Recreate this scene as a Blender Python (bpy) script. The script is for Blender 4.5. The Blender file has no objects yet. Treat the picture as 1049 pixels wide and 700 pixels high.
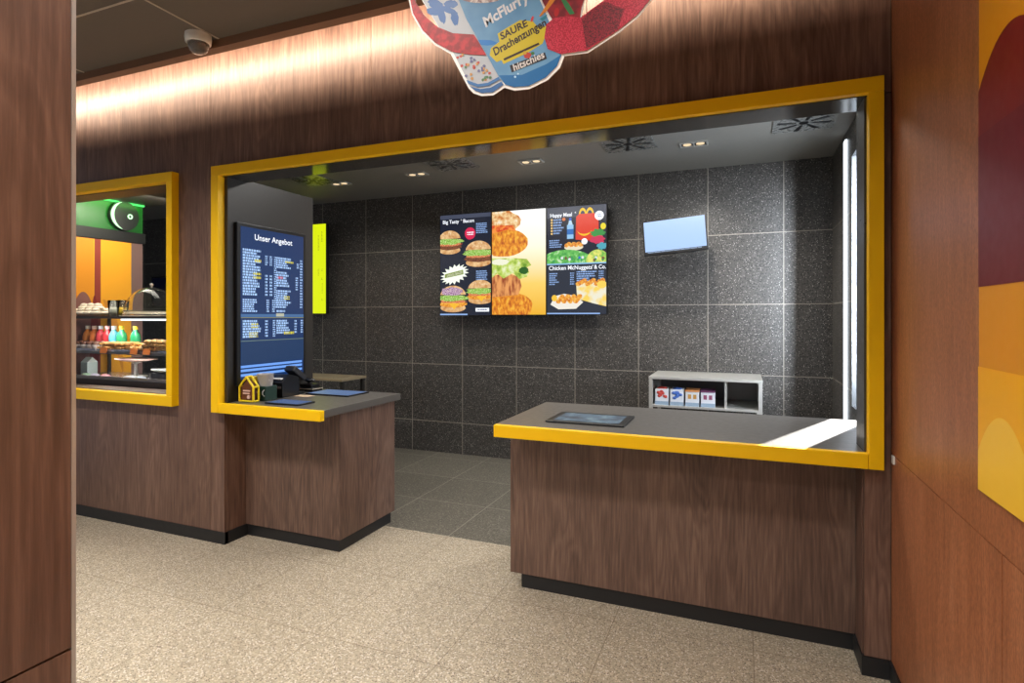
import bpy, bmesh, math, random
from mathutils import Vector, Matrix
R = math.radians
random.seed(7)
S = bpy.context.scene
COL = S.collection
# ------------------------------------------------------------------ camera, world, sun, lights, exposure
H, FPX, YAW, CX, CY = 1.42, 582.587, 0.3841, 524.5, 324.618
cam = bpy.data.objects.new('camera', bpy.data.cameras.new('camera'))
COL.objects.link(cam)
cam.location = (0, 0, H)
cam.rotation_euler = (R(90), 0, YAW)
cam.data.sensor_width = 36
cam.data.lens = FPX / 1049 * 36
cam.data.shift_y = -(350 - CY) / 1049
cam.data.clip_start = 0.02
S.camera = cam
S.view_settings.view_transform = 'Standard'
S.view_settings.look = 'None'
S.view_settings.gamma = 1
S.view_settings.use_curve_mapping = False
S.view_settings.exposure = 0.0
w = bpy.data.worlds.new('world'); S.world = w; w.use_nodes = True
w.node_tree.nodes['Background'].inputs[0].default_value = (0.80, 0.86, 1.0, 1)
w.node_tree.nodes['Background'].inputs[1].default_value = 0.30
sun = bpy.data.objects.new('sun', bpy.data.lights.new('sun', 'SUN'))
COL.objects.link(sun)
sun.data.energy = 30; sun.data.angle = R(0.6); sun.data.color = (1, 0.98, 0.94)
sun.rotation_euler = Vector((-.41 * .848, -.91 * .848, -.53)).to_track_quat('-Z', 'Y').to_euler()

def area(name, loc, direction, sx, sy, power, color=(1, 1, 1), spread=180):
    l = bpy.data.lights.new(name, 'AREA'); l.shape = 'RECTANGLE'; l.size = sx; l.size_y = sy
    l.energy = power; l.color = color; l.spread = R(spread)
    o = bpy.data.objects.new(name, l); COL.objects.link(o); o.location = loc
    d = Vector(direction).normalized()
    o.rotation_euler = d.to_track_quat('-Z', 'Y').to_euler()
    return o
WARM = (1.0, 0.95, 0.88)
# ceiling lamps of the guest area (above and behind the camera)
for x, y, p in ((-3.4, 1.2, 25), (-2.4, 1.1, 21), (-1.3, 1.1, 15), (-0.2, 1.0, 10), (-2.4, -0.6, 26), (-0.3, -0.5, 36), (-1.4, -1.8, 26)):
    area('ceiling_lamp_light', (x, y, 2.99), (0, 0, -1), .25, .25, p, WARM, 128)
# cove strip, hidden behind the fascia at the top of the timber wall
for i in range(3):
    o = area('cove_light', (-4.35 + 1.85 * i + 0.2, 2.44, 3.010), (0, 1, -0.55), 1.85, .012, 16, (1.0, 0.83, 0.64))
# kitchen
def spot(name, loc, power, size, blend=.6, color=(1, 1, 1), aim=(0, 0, -1), r=.04):
    l = bpy.data.lights.new(name, 'SPOT'); l.energy = power; l.spot_size = R(size); l.spot_blend = blend
    l.color = color; l.shadow_soft_size = r
    o = bpy.data.objects.new(name, l); COL.objects.link(o); o.location = loc
    o.rotation_euler = Vector(aim).to_track_quat('-Z', 'Y').to_euler()
DOWN = [(-3.62, 4.50, 22), (-2.737, 4.465, 22), (-1.631, 4.459, 22), (-0.334, 4.46, 100)]
for x, y, p in DOWN:
    spot('downlight_light', (x, y, 2.66), p, 150, .9, (1, .95, .88))
area('daylight_fill', (1.05, 3.75, 1.7), (-1, 0.05, -.1), 1.0, 1.6, 62, (.78, .88, 1.0))
area('daylight_fill', (.93, 3.56, 1.75), (-.36, 1, -.06), .10, 1.5, 15, (.82, .9, 1.0), 60)  # extra narrow lamp, added to throw the bright band on the back wall
area('kitchen_fill_light', (-1.4, 3.6, 2.70), (0, 0, -1), 2.4, .25, 34, (1, .97, .92))  # unseen fill lamp without a fitting, added to brighten the kitchen

# ------------------------------------------------------------------ helpers
Fv = Vector((-math.sin(YAW), math.cos(YAW), 0)); Rv = Vector((math.cos(YAW), math.sin(YAW), 0))
def onY(px, py, Y):
    """point of the photograph on the upright plane y = Y"""
    d = Fv + Rv * ((px - CX) / FPX) + Vector((0, 0, (CY - py) / FPX))
    p = d * (Y / d.y); return (p.x, p.z + H)
def srgb(r, g, b):
    f = lambda c: (c / 255 / 12.92) if c / 255 <= .04045 else ((c / 255 + .055) / 1.055) ** 2.4
    return (f(r), f(g), f(b), 1)
MC = {}
def new_mat(name):
    m = bpy.data.materials.new(name); m.use_nodes = True
    return m, m.node_tree.nodes, m.node_tree.links, m.node_tree.nodes['Principled BSDF']
def mat(c, rough=.5, metal=0., name=None, spec=.5, coat=0., trans=0., noise=0.):
    k = ('m', c, rough, metal, spec, coat, trans, noise)
    if k in MC: return MC[k]
    m, N, L, b = new_mat(name or 'surface')
    b.inputs['Base Color'].default_value = srgb(*c); b.inputs['Roughness'].default_value = rough
    b.inputs['Metallic'].default_value = metal; b.inputs['Specular IOR Level'].default_value = spec
    b.inputs['Coat Weight'].default_value = coat; b.inputs['Transmission Weight'].default_value = trans
    # faint procedural unevenness
    n = N.new('ShaderNodeTexNoise'); n.inputs['Scale'].default_value = 35
    g = N.new('ShaderNodeNewGeometry'); L.new(g.outputs['Position'], n.inputs['Vector'])
    mr = N.new('ShaderNodeMapRange'); L.new(n.outputs['Fac'], mr.inputs['Value'])
    mr.inputs['To Min'].default_value = max(0, rough - .06); mr.inputs['To Max'].default_value = min(1, rough + .06)
    L.new(mr.outputs['Result'], b.inputs['Roughness'])
    if noise:
        mx = N.new('ShaderNodeMixRGB'); mx.blend_type = 'MULTIPLY'
        mx.inputs[1].default_value = srgb(*c); mx.inputs[2].default_value = (1 - noise, 1 - noise, 1 - noise, 1)
        L.new(n.outputs['Fac'], mx.inputs[0]); L.new(mx.outputs[0], b.inputs['Base Color'])
    MC[k] = m; return m
def emi(c, s=1.0):
    k = ('e', c, s)
    if k in MC: return MC[k]
    m, N, L, b = new_mat('screen_glow')
    b.inputs['Base Color'].default_value = (0.01, 0.01, 0.01, 1); b.inputs['Roughness'].default_value = .25
    b.inputs['Emission Color'].default_value = srgb(*c); b.inputs['Emission Strength'].default_value = s
    MC[k] = m; return m
def emi_noise(stops, scale=60, s=1.0, stretch=(1, 1, 1), detail=4):
    k = ('en', tuple(stops), scale, s, stretch)
    if k in MC: return MC[k]
    m, N, L, b = new_mat('screen_picture')
    b.inputs['Base Color'].default_value = (0.01, 0.01, 0.01, 1)
    g = N.new('ShaderNodeNewGeometry'); mp = N.new('ShaderNodeMapping'); mp.inputs['Scale'].default_value = stretch
    L.new(g.outputs['Position'], mp.inputs['Vector'])
    n = N.new('ShaderNodeTexNoise'); n.inputs['Scale'].default_value = scale; n.inputs['Detail'].default_value = detail
    L.new(mp.outputs[0], n.inputs['Vector'])
    cr = N.new('ShaderNodeValToRGB'); e = cr.color_ramp.elements
    e[0].position = stops[0][0]; e[0].color = srgb(*stops[0][1]); e[1].position = stops[-1][0]; e[1].color = srgb(*stops[-1][1])
    for p, c in stops[1:-1]:
        q = e.new(p); q.color = srgb(*c)
    L.new(n.outputs['Fac'], cr.inputs[0]); L.new(cr.outputs[0], b.inputs['Emission Color'])
    b.inputs['Emission Strength'].default_value = s
    MC[k] = m; return m
def ramp(N, stops, interp='LINEAR'):
    cr = N.new('ShaderNodeValToRGB'); cr.color_ramp.interpolation = interp; e = cr.color_ramp.elements
    e[0].position = stops[0][0]; e[0].color = srgb(*stops[0][1]); e[1].position = stops[-1][0]; e[1].color = srgb(*stops[-1][1])
    for p, c in stops[1:-1]:
        q = e.new(p); q.color = srgb(*c)
    return cr
def wood(name, dark, mid, light, rough=.42, fine=70., broad=5., zs=.045, fleck=0.):
    m, N, L, b = new_mat(name)
    g = N.new('ShaderNodeNewGeometry')
    off = N.new('ShaderNodeVectorMath'); off.operation = 'SCALE'; off.inputs[0].default_value = (13.7, 7.1, 9.3)
    L.new(g.outputs['Random Per Island'], off.inputs['Scale'])
    ad = N.new('ShaderNodeVectorMath'); ad.operation = 'ADD'; L.new(g.outputs['Position'], ad.inputs[0]); L.new(off.outputs[0], ad.inputs[1])
    mp = N.new('ShaderNodeMapping'); mp.inputs['Scale'].default_value = (1, 1, zs); L.new(ad.outputs[0], mp.inputs['Vector'])
    n1 = N.new('ShaderNodeTexNoise'); n1.inputs['Scale'].default_value = fine; n1.inputs['Detail'].default_value = 5; n1.inputs['Roughness'].default_value = .65
    L.new(mp.outputs[0], n1.inputs['Vector'])
    mp2 = N.new('ShaderNodeMapping'); mp2.inputs['Scale'].default_value = (1, 1, .13); L.new(ad.outputs[0], mp2.inputs['Vector'])
    n2 = N.new('ShaderNodeTexNoise'); n2.inputs['Scale'].default_value = broad; n2.inputs['Detail'].default_value = 3; n2.inputs['Distortion'].default_value = 1.2
    L.new(mp2.outputs[0], n2.inputs['Vector'])
    # growth rings: contour lines of the broad noise
    mm = N.new('ShaderNodeMath'); mm.operation = 'MULTIPLY'; mm.inputs[1].default_value = 22; L.new(n2.outputs['Fac'], mm.inputs[0])
    pp = N.new('ShaderNodeMath'); pp.operation = 'PINGPONG'; pp.inputs[1].default_value = 1; L.new(mm.outputs[0], pp.inputs[0])
    mix = N.new('ShaderNodeMath'); mix.operation = 'MULTIPLY_ADD'; mix.inputs[1].default_value = .10; L.new(pp.outputs[0], mix.inputs[0])
    m3 = N.new('ShaderNodeMath'); m3.operation = 'MULTIPLY'; m3.inputs[1].default_value = .62; L.new(n1.outputs['Fac'], m3.inputs[0]); L.new(m3.outputs[0], mix.inputs[2])
    m4 = N.new('ShaderNodeMath'); m4.operation = 'MULTIPLY_ADD'; m4.inputs[1].default_value = .30; L.new(n2.outputs['Fac'], m4.inputs[0]); L.new(mix.outputs[0], m4.inputs[2])
    cr = ramp(N, [(.34, dark), (.53, mid), (.74, light)])
    L.new(m4.outputs[0], cr.inputs[0])
    out = cr.outputs[0]
    if fleck:
        mp3 = N.new('ShaderNodeMapping'); mp3.inputs['Scale'].default_value = (1, 1, .3); L.new(ad.outputs[0], mp3.inputs['Vector'])
        n3 = N.new('ShaderNodeTexNoise'); n3.inputs['Scale'].default_value = 260; n3.inputs['Detail'].default_value = 2; L.new(mp3.outputs[0], n3.inputs['Vector'])
        r3 = ramp(N, [(.44, (int(255 * (1 - fleck)),) * 3), (.56, (255, 255, 255))]); L.new(n3.outputs['Fac'], r3.inputs[0])
        mx = N.new('ShaderNodeMixRGB'); mx.blend_type = 'MULTIPLY'; mx.inputs[0].default_value = 1
        L.new(out, mx.inputs[1]); L.new(r3.outputs[0], mx.inputs[2]); out = mx.outputs[0]
    L.new(out, b.inputs['Base Color']); b.inputs['Roughness'].default_value = rough
    return m
def speckle(name, base, chips, scale, grout=None, axes='XY', origin=(0, 0), tile=(.6, .6), mortar=.003, rough=.4, tint=.12, thr=(.55, .62), vary=.82):
    """terrazzo or granite tile with chips; grout lines on a regular grid"""
    m, N, L, b = new_mat(name)
    g = N.new('ShaderNodeNewGeometry'); pos = g.outputs['Position']
    col = None
    n0 = N.new('ShaderNodeTexNoise'); n0.inputs['Scale'].default_value = scale * .9; n0.inputs['Detail'].default_value = 3; L.new(pos, n0.inputs['Vector'])
    r0 = ramp(N, [(.35, tuple(int(c * (1 - tint)) for c in base)), (.65, tuple(min(255, int(c * (1 + tint))) for c in base))]); L.new(n0.outputs['Fac'], r0.inputs[0])
    out = r0.outputs[0]
    for i, (c, sc, t0, t1) in enumerate(chips):
        v = N.new('ShaderNodeTexVoronoi'); v.inputs['Scale'].default_value = sc; L.new(pos, v.inputs['Vector'])
        sp = N.new('ShaderNodeSeparateColor'); L.new(v.outputs['Color'], sp.inputs[0])
        # chip where the cell's random value passes t0 and the distance is small
        a = N.new('ShaderNodeMath'); a.operation = 'GREATER_THAN'; a.inputs[1].default_value = t0; L.new(sp.outputs[i % 3], a.inputs[0])
        d = N.new('ShaderNodeMapRange'); d.inputs['From Min'].default_value = t1; d.inputs['From Max'].default_value = t1 * .6; L.new(v.outputs['Distance'], d.inputs['Value'])
        mu = N.new('ShaderNodeMath'); mu.operation = 'MULTIPLY'; L.new(a.outputs[0], mu.inputs[0]); L.new(d.outputs[0], mu.inputs[1])
        mx = N.new('ShaderNodeMixRGB'); mx.inputs[2].default_value = srgb(*c); L.new(mu.outputs[0], mx.inputs[0]); L.new(out, mx.inputs[1]); out = mx.outputs[0]
    if grout:
        se = N.new('ShaderNodeSeparateXYZ'); L.new(pos, se.inputs[0])
        cb = N.new('ShaderNodeCombineXYZ')
        for i, ax in enumerate(axes):
            s = N.new('ShaderNodeMath'); s.operation = 'SUBTRACT'; s.inputs[1].default_value = origin[i] - 60 * tile[i]
            L.new(se.outputs[ax], s.inputs[0]); L.new(s.outputs[0], cb.inputs[i])
        br = N.new('ShaderNodeTexBrick'); br.offset = 0; br.squash = 1
        br.inputs['Scale'].default_value = 1; br.inputs['Brick Width'].default_value = tile[0]; br.inputs['Row Height'].default_value = tile[1]
        br.inputs['Mortar Size'].default_value = mortar; br.inputs['Mortar Smooth'].default_value = 0
        br.inputs['Color1'].default_value = (1, 1, 1, 1); br.inputs['Color2'].default_value = (vary, vary, vary, 1)
        L.new(cb.outputs[0], br.inputs['Vector'])
        mt = N.new('ShaderNodeMixRGB'); mt.blend_type = 'MULTIPLY'; mt.inputs[0].default_value = .8; L.new(out, mt.inputs[1]); L.new(br.outputs['Color'], mt.inputs[2])
        mx = N.new('ShaderNodeMixRGB'); mx.inputs[2].default_value = srgb(*grout); L.new(br.outputs['Fac'], mx.inputs[0]); L.new(mt.outputs[0], mx.inputs[1]); out = mx.outputs[0]
    L.new(out, b.inputs['Base Color']); b.inputs['Roughness'].default_value = rough
    return m

class MB:
    def __init__(s): s.v = []; s.f = []; s.m = []; s.sm = []
    def add(s, vs, fs, m=0, smooth=False):
        o = len(s.v); s.v += [tuple(p) for p in vs]
        for f in fs: s.f.append([i + o for i in f]); s.m.append(m); s.sm.append(smooth)
        return s
    def box(s, x0, x1, y0, y1, z0, z1, m=0):
        if x0 > x1: x0, x1 = x1, x0
        v = [(x, y, z) for x in (x0, x1) for y in (y0, y1) for z in (z0, z1)]
        return s.add(v, [(0, 1, 3, 2), (4, 6, 7, 5), (0, 4, 5, 1), (2, 3, 7, 6), (0, 2, 6, 4), (1, 5, 7, 3)], m)
    def obox(s, c, size, rot, m=0):
        """box with rotation matrix"""
        hx, hy, hz = [q / 2 for q in size]
        v = [Vector(c) + rot @ Vector((x, y, z)) for x in (-hx, hx) for y in (-hy, hy) for z in (-hz, hz)]
        return s.add(v, [(0, 1, 3, 2), (4, 6, 7, 5), (0, 4, 5, 1), (2, 3, 7, 6), (0, 2, 6, 4), (1, 5, 7, 3)], m)
    def cyl(s, a, b, r0, r1=None, n=20, m=0, caps=True, smooth=True):
        a, b = Vector(a), Vector(b); r1 = r0 if r1 is None else r1
        d = (b - a).normalized(); q = d.to_track_quat('Z', 'Y').to_matrix()
        v = []
        for p, r in ((a, r0), (b, r1)):
            for i in range(n):
                t = 2 * math.pi * i / n; v.append(p + q @ Vector((r * math.cos(t), r * math.sin(t), 0)))
        fs = [(i, (i + 1) % n, n + (i + 1) % n, n + i) for i in range(n)]
        s.add(v, fs, m, smooth)
        if caps: s.add(v, [tuple(range(n - 1, -1, -1)), tuple(range(n, 2 * n))], m)
        return s
    def lathe(s, prof, c=(0, 0, 0), n=24, m=0, sx=1, sy=1, rot=None):
        v = []
        for r, z in prof:
            for i in range(n):
                t = 2 * math.pi * i / n
                p = Vector((r * math.cos(t) * sx, r * math.sin(t) * sy, z))
                if rot: p = rot @ p
                v.append(Vector(c) + p)
        fs = []
        for k in range(len(prof) - 1):
            for i in range(n):
                fs.append((k * n + i, k * n + (i + 1) % n, (k + 1) * n + (i + 1) % n, (k + 1) * n + i))
        return s.add(v, fs, m, True)
    def blob(s, c, rx, ry, rz, m=0, n=12, k=7, jit=0., rot=None):
        pr = []
        for j in range(k + 1):
            t = -math.pi / 2 + math.pi * j / k; pr.append((max(.001, math.cos(t)), math.sin(t)))
        v = []
        for r, z in pr:
            for i in range(n):
                t = 2 * math.pi * i / n; q = 1 + random.uniform(-jit, jit)
                p = Vector((r * math.cos(t) * rx * q, r * math.sin(t) * ry * q, z * rz * q))
                if rot: p = rot @ p
                v.append(Vector(c) + p)
        fs = [(a * n + i, a * n + (i + 1) % n, (a + 1) * n + (i + 1) % n, (a + 1) * n + i) for a in range(k) for i in range(n)]
        return s.add(v, fs, m, True)
    def tube(s, pts, r, n=10, m=0):
        for a, b in zip(pts[:-1], pts[1:]): s.cyl(a, b, r, n=n, m=m)
        for p in pts[1:-1]: s.blob(p, r, r, r, m, n=n, k=6)
        return s
    def prism(s, poly, fn, d0, d1, m=0, mside=None):
        """poly of 2-D points, fn(u, v, d) -> xyz"""
        n = len(poly); v = [fn(u, q, d0) for u, q in poly] + [fn(u, q, d1) for u, q in poly]
        s.add(v, [tuple(range(n)), tuple(range(2 * n - 1, n - 1, -1))], m)
        s.add(v, [(i, n + i, n + (i + 1) % n, (i + 1) % n) for i in range(n)], m if mside is None else mside)
        return s
    def build(s, name, mats, parent=None, bevel=0, kind=None, org=None, fixn=True):
        if not isinstance(mats, (list, tuple)): mats = [mats]
        if parent is not None:
            o0 = Vector(ORG[parent.name])
        elif org is not None: o0 = Vector(org)
        else: o0 = Vector((0, 0, 0))
        me = bpy.data.meshes.new(name)
        me.from_pydata([tuple(Vector(p) - o0) for p in s.v], [], s.f)
        for m_ in mats: me.materials.append(m_)
        for p, mi, sm in zip(me.polygons, s.m, s.sm): p.material_index = mi; p.use_smooth = sm
        if fixn:
            bm = bmesh.new(); bm.from_mesh(me); bmesh.ops.recalc_face_normals(bm, faces=bm.faces); bm.to_mesh(me); bm.free()
        me.update()
        o = bpy.data.objects.new(name, me); COL.objects.link(o)
        if parent is not None: o.parent = parent
        else: o.location = o0
        ORG[o.name] = tuple(o0)
        if bevel:
            b = o.modifiers.new('bevel', 'BEVEL'); b.width = bevel; b.segments = 2; b.limit_method = 'ANGLE'
        if kind: o['kind'] = kind
        return o
ORG = {}
def tag(o, label, cat, group=None):
    o['label'] = label; o['category'] = cat
    if group: o['group'] = group
    return o
def thing(name, label, cat, loc, group=None):
    o = bpy.data.objects.new(name, None); COL.objects.link(o); o.location = loc; o.empty_display_size = .05
    ORG[o.name] = tuple(loc)
    return tag(o, label, cat, group)
def dup(root, loc, label=None, rot=None):
    r = root.copy(); COL.objects.link(r); r.location = loc
    if rot is not None: r.rotation_euler = rot
    if label: r['label'] = label
    for ch in list(root.children):
        c = ch.copy(); COL.objects.link(c); c.parent = r
        for g in list(ch.children):
            d = g.copy(); COL.objects.link(d); d.parent = c
    return r

class Canvas:
    """flat printed or displayed picture; fn(u, v, d): u, v in metres, d = metres off the surface"""
    def __init__(s, fn, W, Hh, step=.00006): s.fn, s.W, s.H, s.step = fn, W, Hh, step; s.mb = MB(); s.mats = []; s.layer = 0
    def mi(s, m):
        if m not in s.mats: s.mats.append(m)
        return s.mats.index(m)
    def poly(s, pts, m, up=True, smooth=False):
        if up: s.layer += 1
        d = s.layer * s.step
        s.mb.add([s.fn(u * s.W, v * s.H, d) for u, v in pts], [tuple(range(len(pts)))], s.mi(m)); return s
    def rect(s, u0, v0, u1, v1, m, up=True): return s.poly([(u0, v0), (u1, v0), (u1, v1), (u0, v1)], m, up)
    def ell(s, u, v, ru, rv, m, a0=0, a1=360, n=28, rot=0, clip=True, up=True, jit=0):
        pts = []
        for i in range(n + (0 if a1 - a0 == 360 else 1)):
            t = R(a0 + (a1 - a0) * i / n); q = 1 + random.uniform(-jit, jit)
            x, y = ru * s.W * math.cos(t) * q, rv * s.H * math.sin(t) * q
            X, Y = x * math.cos(R(rot)) - y * math.sin(R(rot)), x * math.sin(R(rot)) + y * math.cos(R(rot))
            p = (u + X / s.W, v + Y / s.H)
            if clip: p = (min(1, max(0, p[0])), min(1, max(0, p[1])))
            pts.append(p)
        return s.poly(pts, m, up)
    def text(s, txt, u, v, size, m, align='LEFT', rot=0, offset=0., sx=1.0, up=True, spacing=1.0):
        if up: s.layer += 1
        d = s.layer * s.step
        c = bpy.data.curves.new('t', 'FONT'); c.body = txt; c.size = size; c.align_x = align; c.align_y = 'CENTER'
        c.offset = offset * size; c.resolution_u = 3; c.space_character = spacing
        o = bpy.data.objects.new('t', c); COL.objects.link(o)
        bpy.context.view_layer.update()
        me = bpy.data.meshes.new_from_object(o.evaluated_get(bpy.context.evaluated_depsgraph_get()))
        vs = []
        for p in me.vertices:
            x, y = p.co.x * sx, p.co.y
            X, Y = x * math.cos(R(rot)) - y * math.sin(R(rot)), x * math.sin(R(rot)) + y * math.cos(R(rot))
            vs.append(s.fn(u * s.W + X, v * s.H + Y, d))
        s.mb.add(vs, [tuple(p.vertices) for p in me.polygons], s.mi(m))
        bpy.data.objects.remove(o); bpy.data.curves.remove(c); bpy.data.meshes.remove(me)
        return s
    def rows(s, u0, u1, v1, v0, n, m, fill=.55, ragged=.4, up=True):
        """lines of lettering too small to read: short dashes"""
        if up: s.layer += 1
        p = (v1 - v0) / n
        for i in range(n):
            y = v1 - p * (i + .5); h = p * fill / 2; x = u0; end = u0 + (u1 - u0) * (1 - random.random() * ragged)
            while x < end:
                wd = random.uniform(.02, .07) * max(.35, (u1 - u0) * 2)
                s.poly([(x, y - h), (min(end, x + wd), y - h), (min(end, x + wd), y + h), (x, y + h)], m, up=False); x += wd + .008
        return s
    def build(s, name, parent=None, **k): return s.mb.build(name, s.mats, parent, fixn=False, **k)

# ------------------------------------------------------------------ materials
WALNUT = wood('walnut_laminate', (84, 60, 50), (114, 86, 73), (148, 116, 100), fine=95)
WALNUT_DARK = wood('walnut_laminate_counter', (78, 58, 50), (110, 85, 73), (144, 116, 100), fine=95)
RED_OAK = wood('reddish_veneer', (152, 92, 58), (174, 109, 72), (192, 130, 92), rough=.38, fine=120, fleck=.13)
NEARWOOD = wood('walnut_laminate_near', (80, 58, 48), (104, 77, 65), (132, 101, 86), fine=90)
YEL = mat((255, 203, 0), .42, name='yellow_lacquer', spec=.35)
BLACKTRIM = mat((30, 30, 32), .5, name='black_plinth')
DARKLAM = mat((62, 60, 58), .30, name='dark_laminate')
SOFFIT = mat((52, 50, 48), .12, name='glossy_dark_lining', spec=.8)
TOPMAT = mat((92, 88, 84), .36, name='grey_worktop', noise=.1)
GAP = mat((18, 13, 11), .9, name='panel_joint')
STEEL = mat((196, 194, 188), .42, .45, name='brushed_steel')
BLACK = mat((16, 16, 18), .35, name='black_plastic')
DGREY = mat((42, 42, 45), .5, name='dark_grey_plastic')
WHITE = mat((235, 232, 225), .45, name='white_plastic')
ALU = mat((200, 198, 196), .35, .6, name='aluminium_edge')
TERR = speckle('terrazzo_floor', (172, 160, 140), [((104, 86, 70), 150, .76, .5), ((222, 214, 202), 120, .72, .55), ((70, 58, 48), 200, .86, .5), ((198, 184, 160), 90, .6, .5), ((40, 34, 30), 75, .955, .25)],
               130, vary=.95, grout=(120, 104, 84), axes='XY', origin=(-1.155, 2.03), tile=(.6, .6), mortar=.0016, rough=.42, tint=.06)
KFLOOR = speckle('kitchen_floor_tile', (98, 93, 83), [((166, 160, 146), 130, .74, .45), ((50, 48, 45), 100, .64, .45)],
                 60, grout=(150, 144, 132), axes='XY', origin=(-1.762, 3.254), tile=(.588, .6), mortar=.003, rough=.45)
KW = dict(scale=90, grout=(150, 143, 132), tile=(.5993, .603), mortar=.0032, rough=.38)
GRAN = [((186, 182, 174), 120, .86, .42), ((126, 123, 118), 85, .72, .45), ((30, 30, 31), 75, .6, .5)]
TILE_X = speckle('granite_wall_tile', (72, 69, 66), GRAN, axes='XZ', origin=(-4.4706, .3196), **KW)
TILE_Y = speckle('granite_wall_tile_side', (72, 69, 66), GRAN, axes='YZ', origin=(5.249, .3196), **KW)

# ------------------------------------------------------------------ room shell
YW, YF, XR = 2.616, 2.566, .542
MB().box(-5.6, 1.0, -2.6, 3.254, -.06, 0).build('floor', TERR, kind='structure')
fl = MB().box(-8.2, .9, 3.254, 5.4, -.06, 0).build('floor', KFLOOR, kind='structure')
# the guest-area ceiling of large grey panels with light joints
CEILM = mat((116, 107, 97), .8, name='ceiling_panel'); JOINT = mat((196, 184, 168), .7, name='ceiling_joint')
mb = MB()
xs = [-6.4, -5.2, -3.99, -2.79, -1.59, -.39, .56]; ys = [-2.6, -1.66, -.46, .74, 1.94, 2.41]
for i in range(len(xs) - 1):
    for j in range(len(ys) - 1):
        mb.box(xs[i] + .004, xs[i + 1] - .004, ys[j] + .004, ys[j + 1] - (.004 if j < 4 else 0), 3.02, 3.05)
mb.box(-6.4, .56, -2.6, 2.41, 3.026, 3.06, 1)
for x in xs[1:-1]: mb.box(x - .006, x + .006, -2.6, 2.41, 3.0175, 3.03, 1)
for y in ys[1:-1]: mb.box(-6.4, .56, y - .006, y + .006, 3.0178, 3.03, 1)
mb.build('ceiling', [CEILM, JOINT], kind='structure')
mb = MB().box(-6.4, .56, 2.40, 2.413, 2.972, 3.02); mb.box(-6.4, .56, 2.413, 2.459, 2.972, 2.976)
mb.build('trim_1', mat((120, 88, 66), .5, name='bronze_fascia'), kind='structure', org=(-2.9, 2.41, 2.972))
MB().box(-6.4, .56, 2.41, 2.78, 3.16, 3.2).build('trim_2', CEILM, kind='structure', org=(-2.9, 2.6, 3.16))

# timber front wall (boards with fine joints; opening and left window cut out)
def panels(mb, xs, zs, y0=YW, y1=YW + .018, g=.0018, m=0):
    for i in range(len(xs) - 1):
        for j in range(len(zs) - 1):
            mb.box(xs[i] + g, xs[i + 1] - g, y0, y1, zs[j] + g, zs[j + 1] - g, m)
mb = MB()
g = .0018
def pn(*pts): mb.prism(list(pts), lambda u, v, d: (u, d, v), YW, YW + .018)
JT = [-1.896, -.678, XR]
panels(mb, JT, [2.30, 3.16])                                         # above the opening (joints follow the photograph)
pn((-6.3, .074), (-4.317 - g, .074), (-4.317 - g, .9), (-5.43, .9), (-5.43, 2.31), (-4.317 - g, 2.31), (-4.317 - g, 3.16), (-6.3, 3.16))
pn((-4.317 + g, .074), (-3.108 - g, .074), (-3.108 - g, 3.16), (-4.317 + g, 3.16), (-4.317 + g, 2.31), (-3.42, 2.31), (-3.42, .9), (-4.317 + g, .9))
pn((-3.108 + g, .074), (-2.993, .074), (-2.993, 2.30), (-1.896 - g, 2.30), (-1.896 - g, 3.16), (-3.108 + g, 3.16))
panels(mb, [.449, XR], [.074, 2.298])
mb.box(-2.9945, -2.990, YW + .018, 2.779, .074, .85)                 # return face beside the left counter
mb.box(.4465, .450, YW + .018, 2.779, .074, .85)
for a in ((-6.3, XR + .16, 2.302, 3.16), (-3.446, -2.995, 0, 2.302), (-6.3, -3.446, 0, .905), (-6.3, -5.4, .905, 2.302), (.452, XR + .16, 0, 2.302)):
    mb.box(a[0], a[1], YW + .015, 2.77, a[2], a[3], 1)
mb.build('wall_front', [WALNUT, GAP], kind='structure')
MB().box(-6.3, -2.983, YW - .006, YW + .02, 0, .074).build('baseboard_front', BLACKTRIM, kind='structure')
MB().box(-2.990, -2.983, YW, 2.79, 0, .074).box(.44, .449, YW, 2.79, 0, .074).box(.44, XR, YW - .008, YW, 0, .074).build('baseboard_step', BLACKTRIM, kind='structure')

# yellow frames: main opening and left window
def bar(mb, x0, x1, z0, z1, y0=YF, y1=2.622): mb.box(x0, x1, y0, y1, z0, z1)
mb = MB()
bar(mb, -3.05, .509, 2.292, 2.352); bar(mb, -3.05, -2.990, .8265, 2.292); bar(mb, .457, .509, .8265, 2.292)
mb.build('trim_3', YEL, kind='structure', bevel=.003, org=(-1.27, YF, .83))
mb = MB()
bar(mb, -5.46, -3.394, 2.292, 2.355); bar(mb, -5.46, -3.394, .841, .908); bar(mb, -3.446, -3.394, .908, 2.292); bar(mb, -5.46, -5.40, .908, 2.292)
mb.build('window_1', YEL, kind='structure', bevel=.003, org=(-4.4, YF, .84))
# opening linings, dark and glossy
mb = MB(); mb.box(-2.985, .457, 2.60, 2.772, 2.288, 2.302); mb.build('trim_4', SOFFIT, kind='structure', org=(-1.27, 2.69, 2.29))
mb = MB(); mb.box(.449, .462, 2.612, 2.775, .887, 2.288); mb.build('trim_5', DARKLAM, kind='structure', org=(.45, 2.69, .887))
mb = MB(); mb.box(-5.40, -3.446, 2.622, 2.772, 2.286, 2.302); mb.box(-3.452, -3.440, 2.622, 2.772, .905, 2.29); mb.box(-5.4, -3.446, 2.622, 2.772, .9, .912)
mb.build('trim_6', mat((104, 84, 70), .5, name='brown_lining'), kind='structure', org=(-4.4, 2.7, .9))
# partition carrying the menu board
mb = MB(); mb.box(-3.04, -2.965, 2.616, 3.375, .887, 2.302); mb.box(-3.04, -2.993, 2.775, 3.375, 0, .887)
mb.build('wall_partition', mat((48, 45, 42), .40, name='partition_laminate', noise=.15), kind='structure', bevel=.002)

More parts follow.
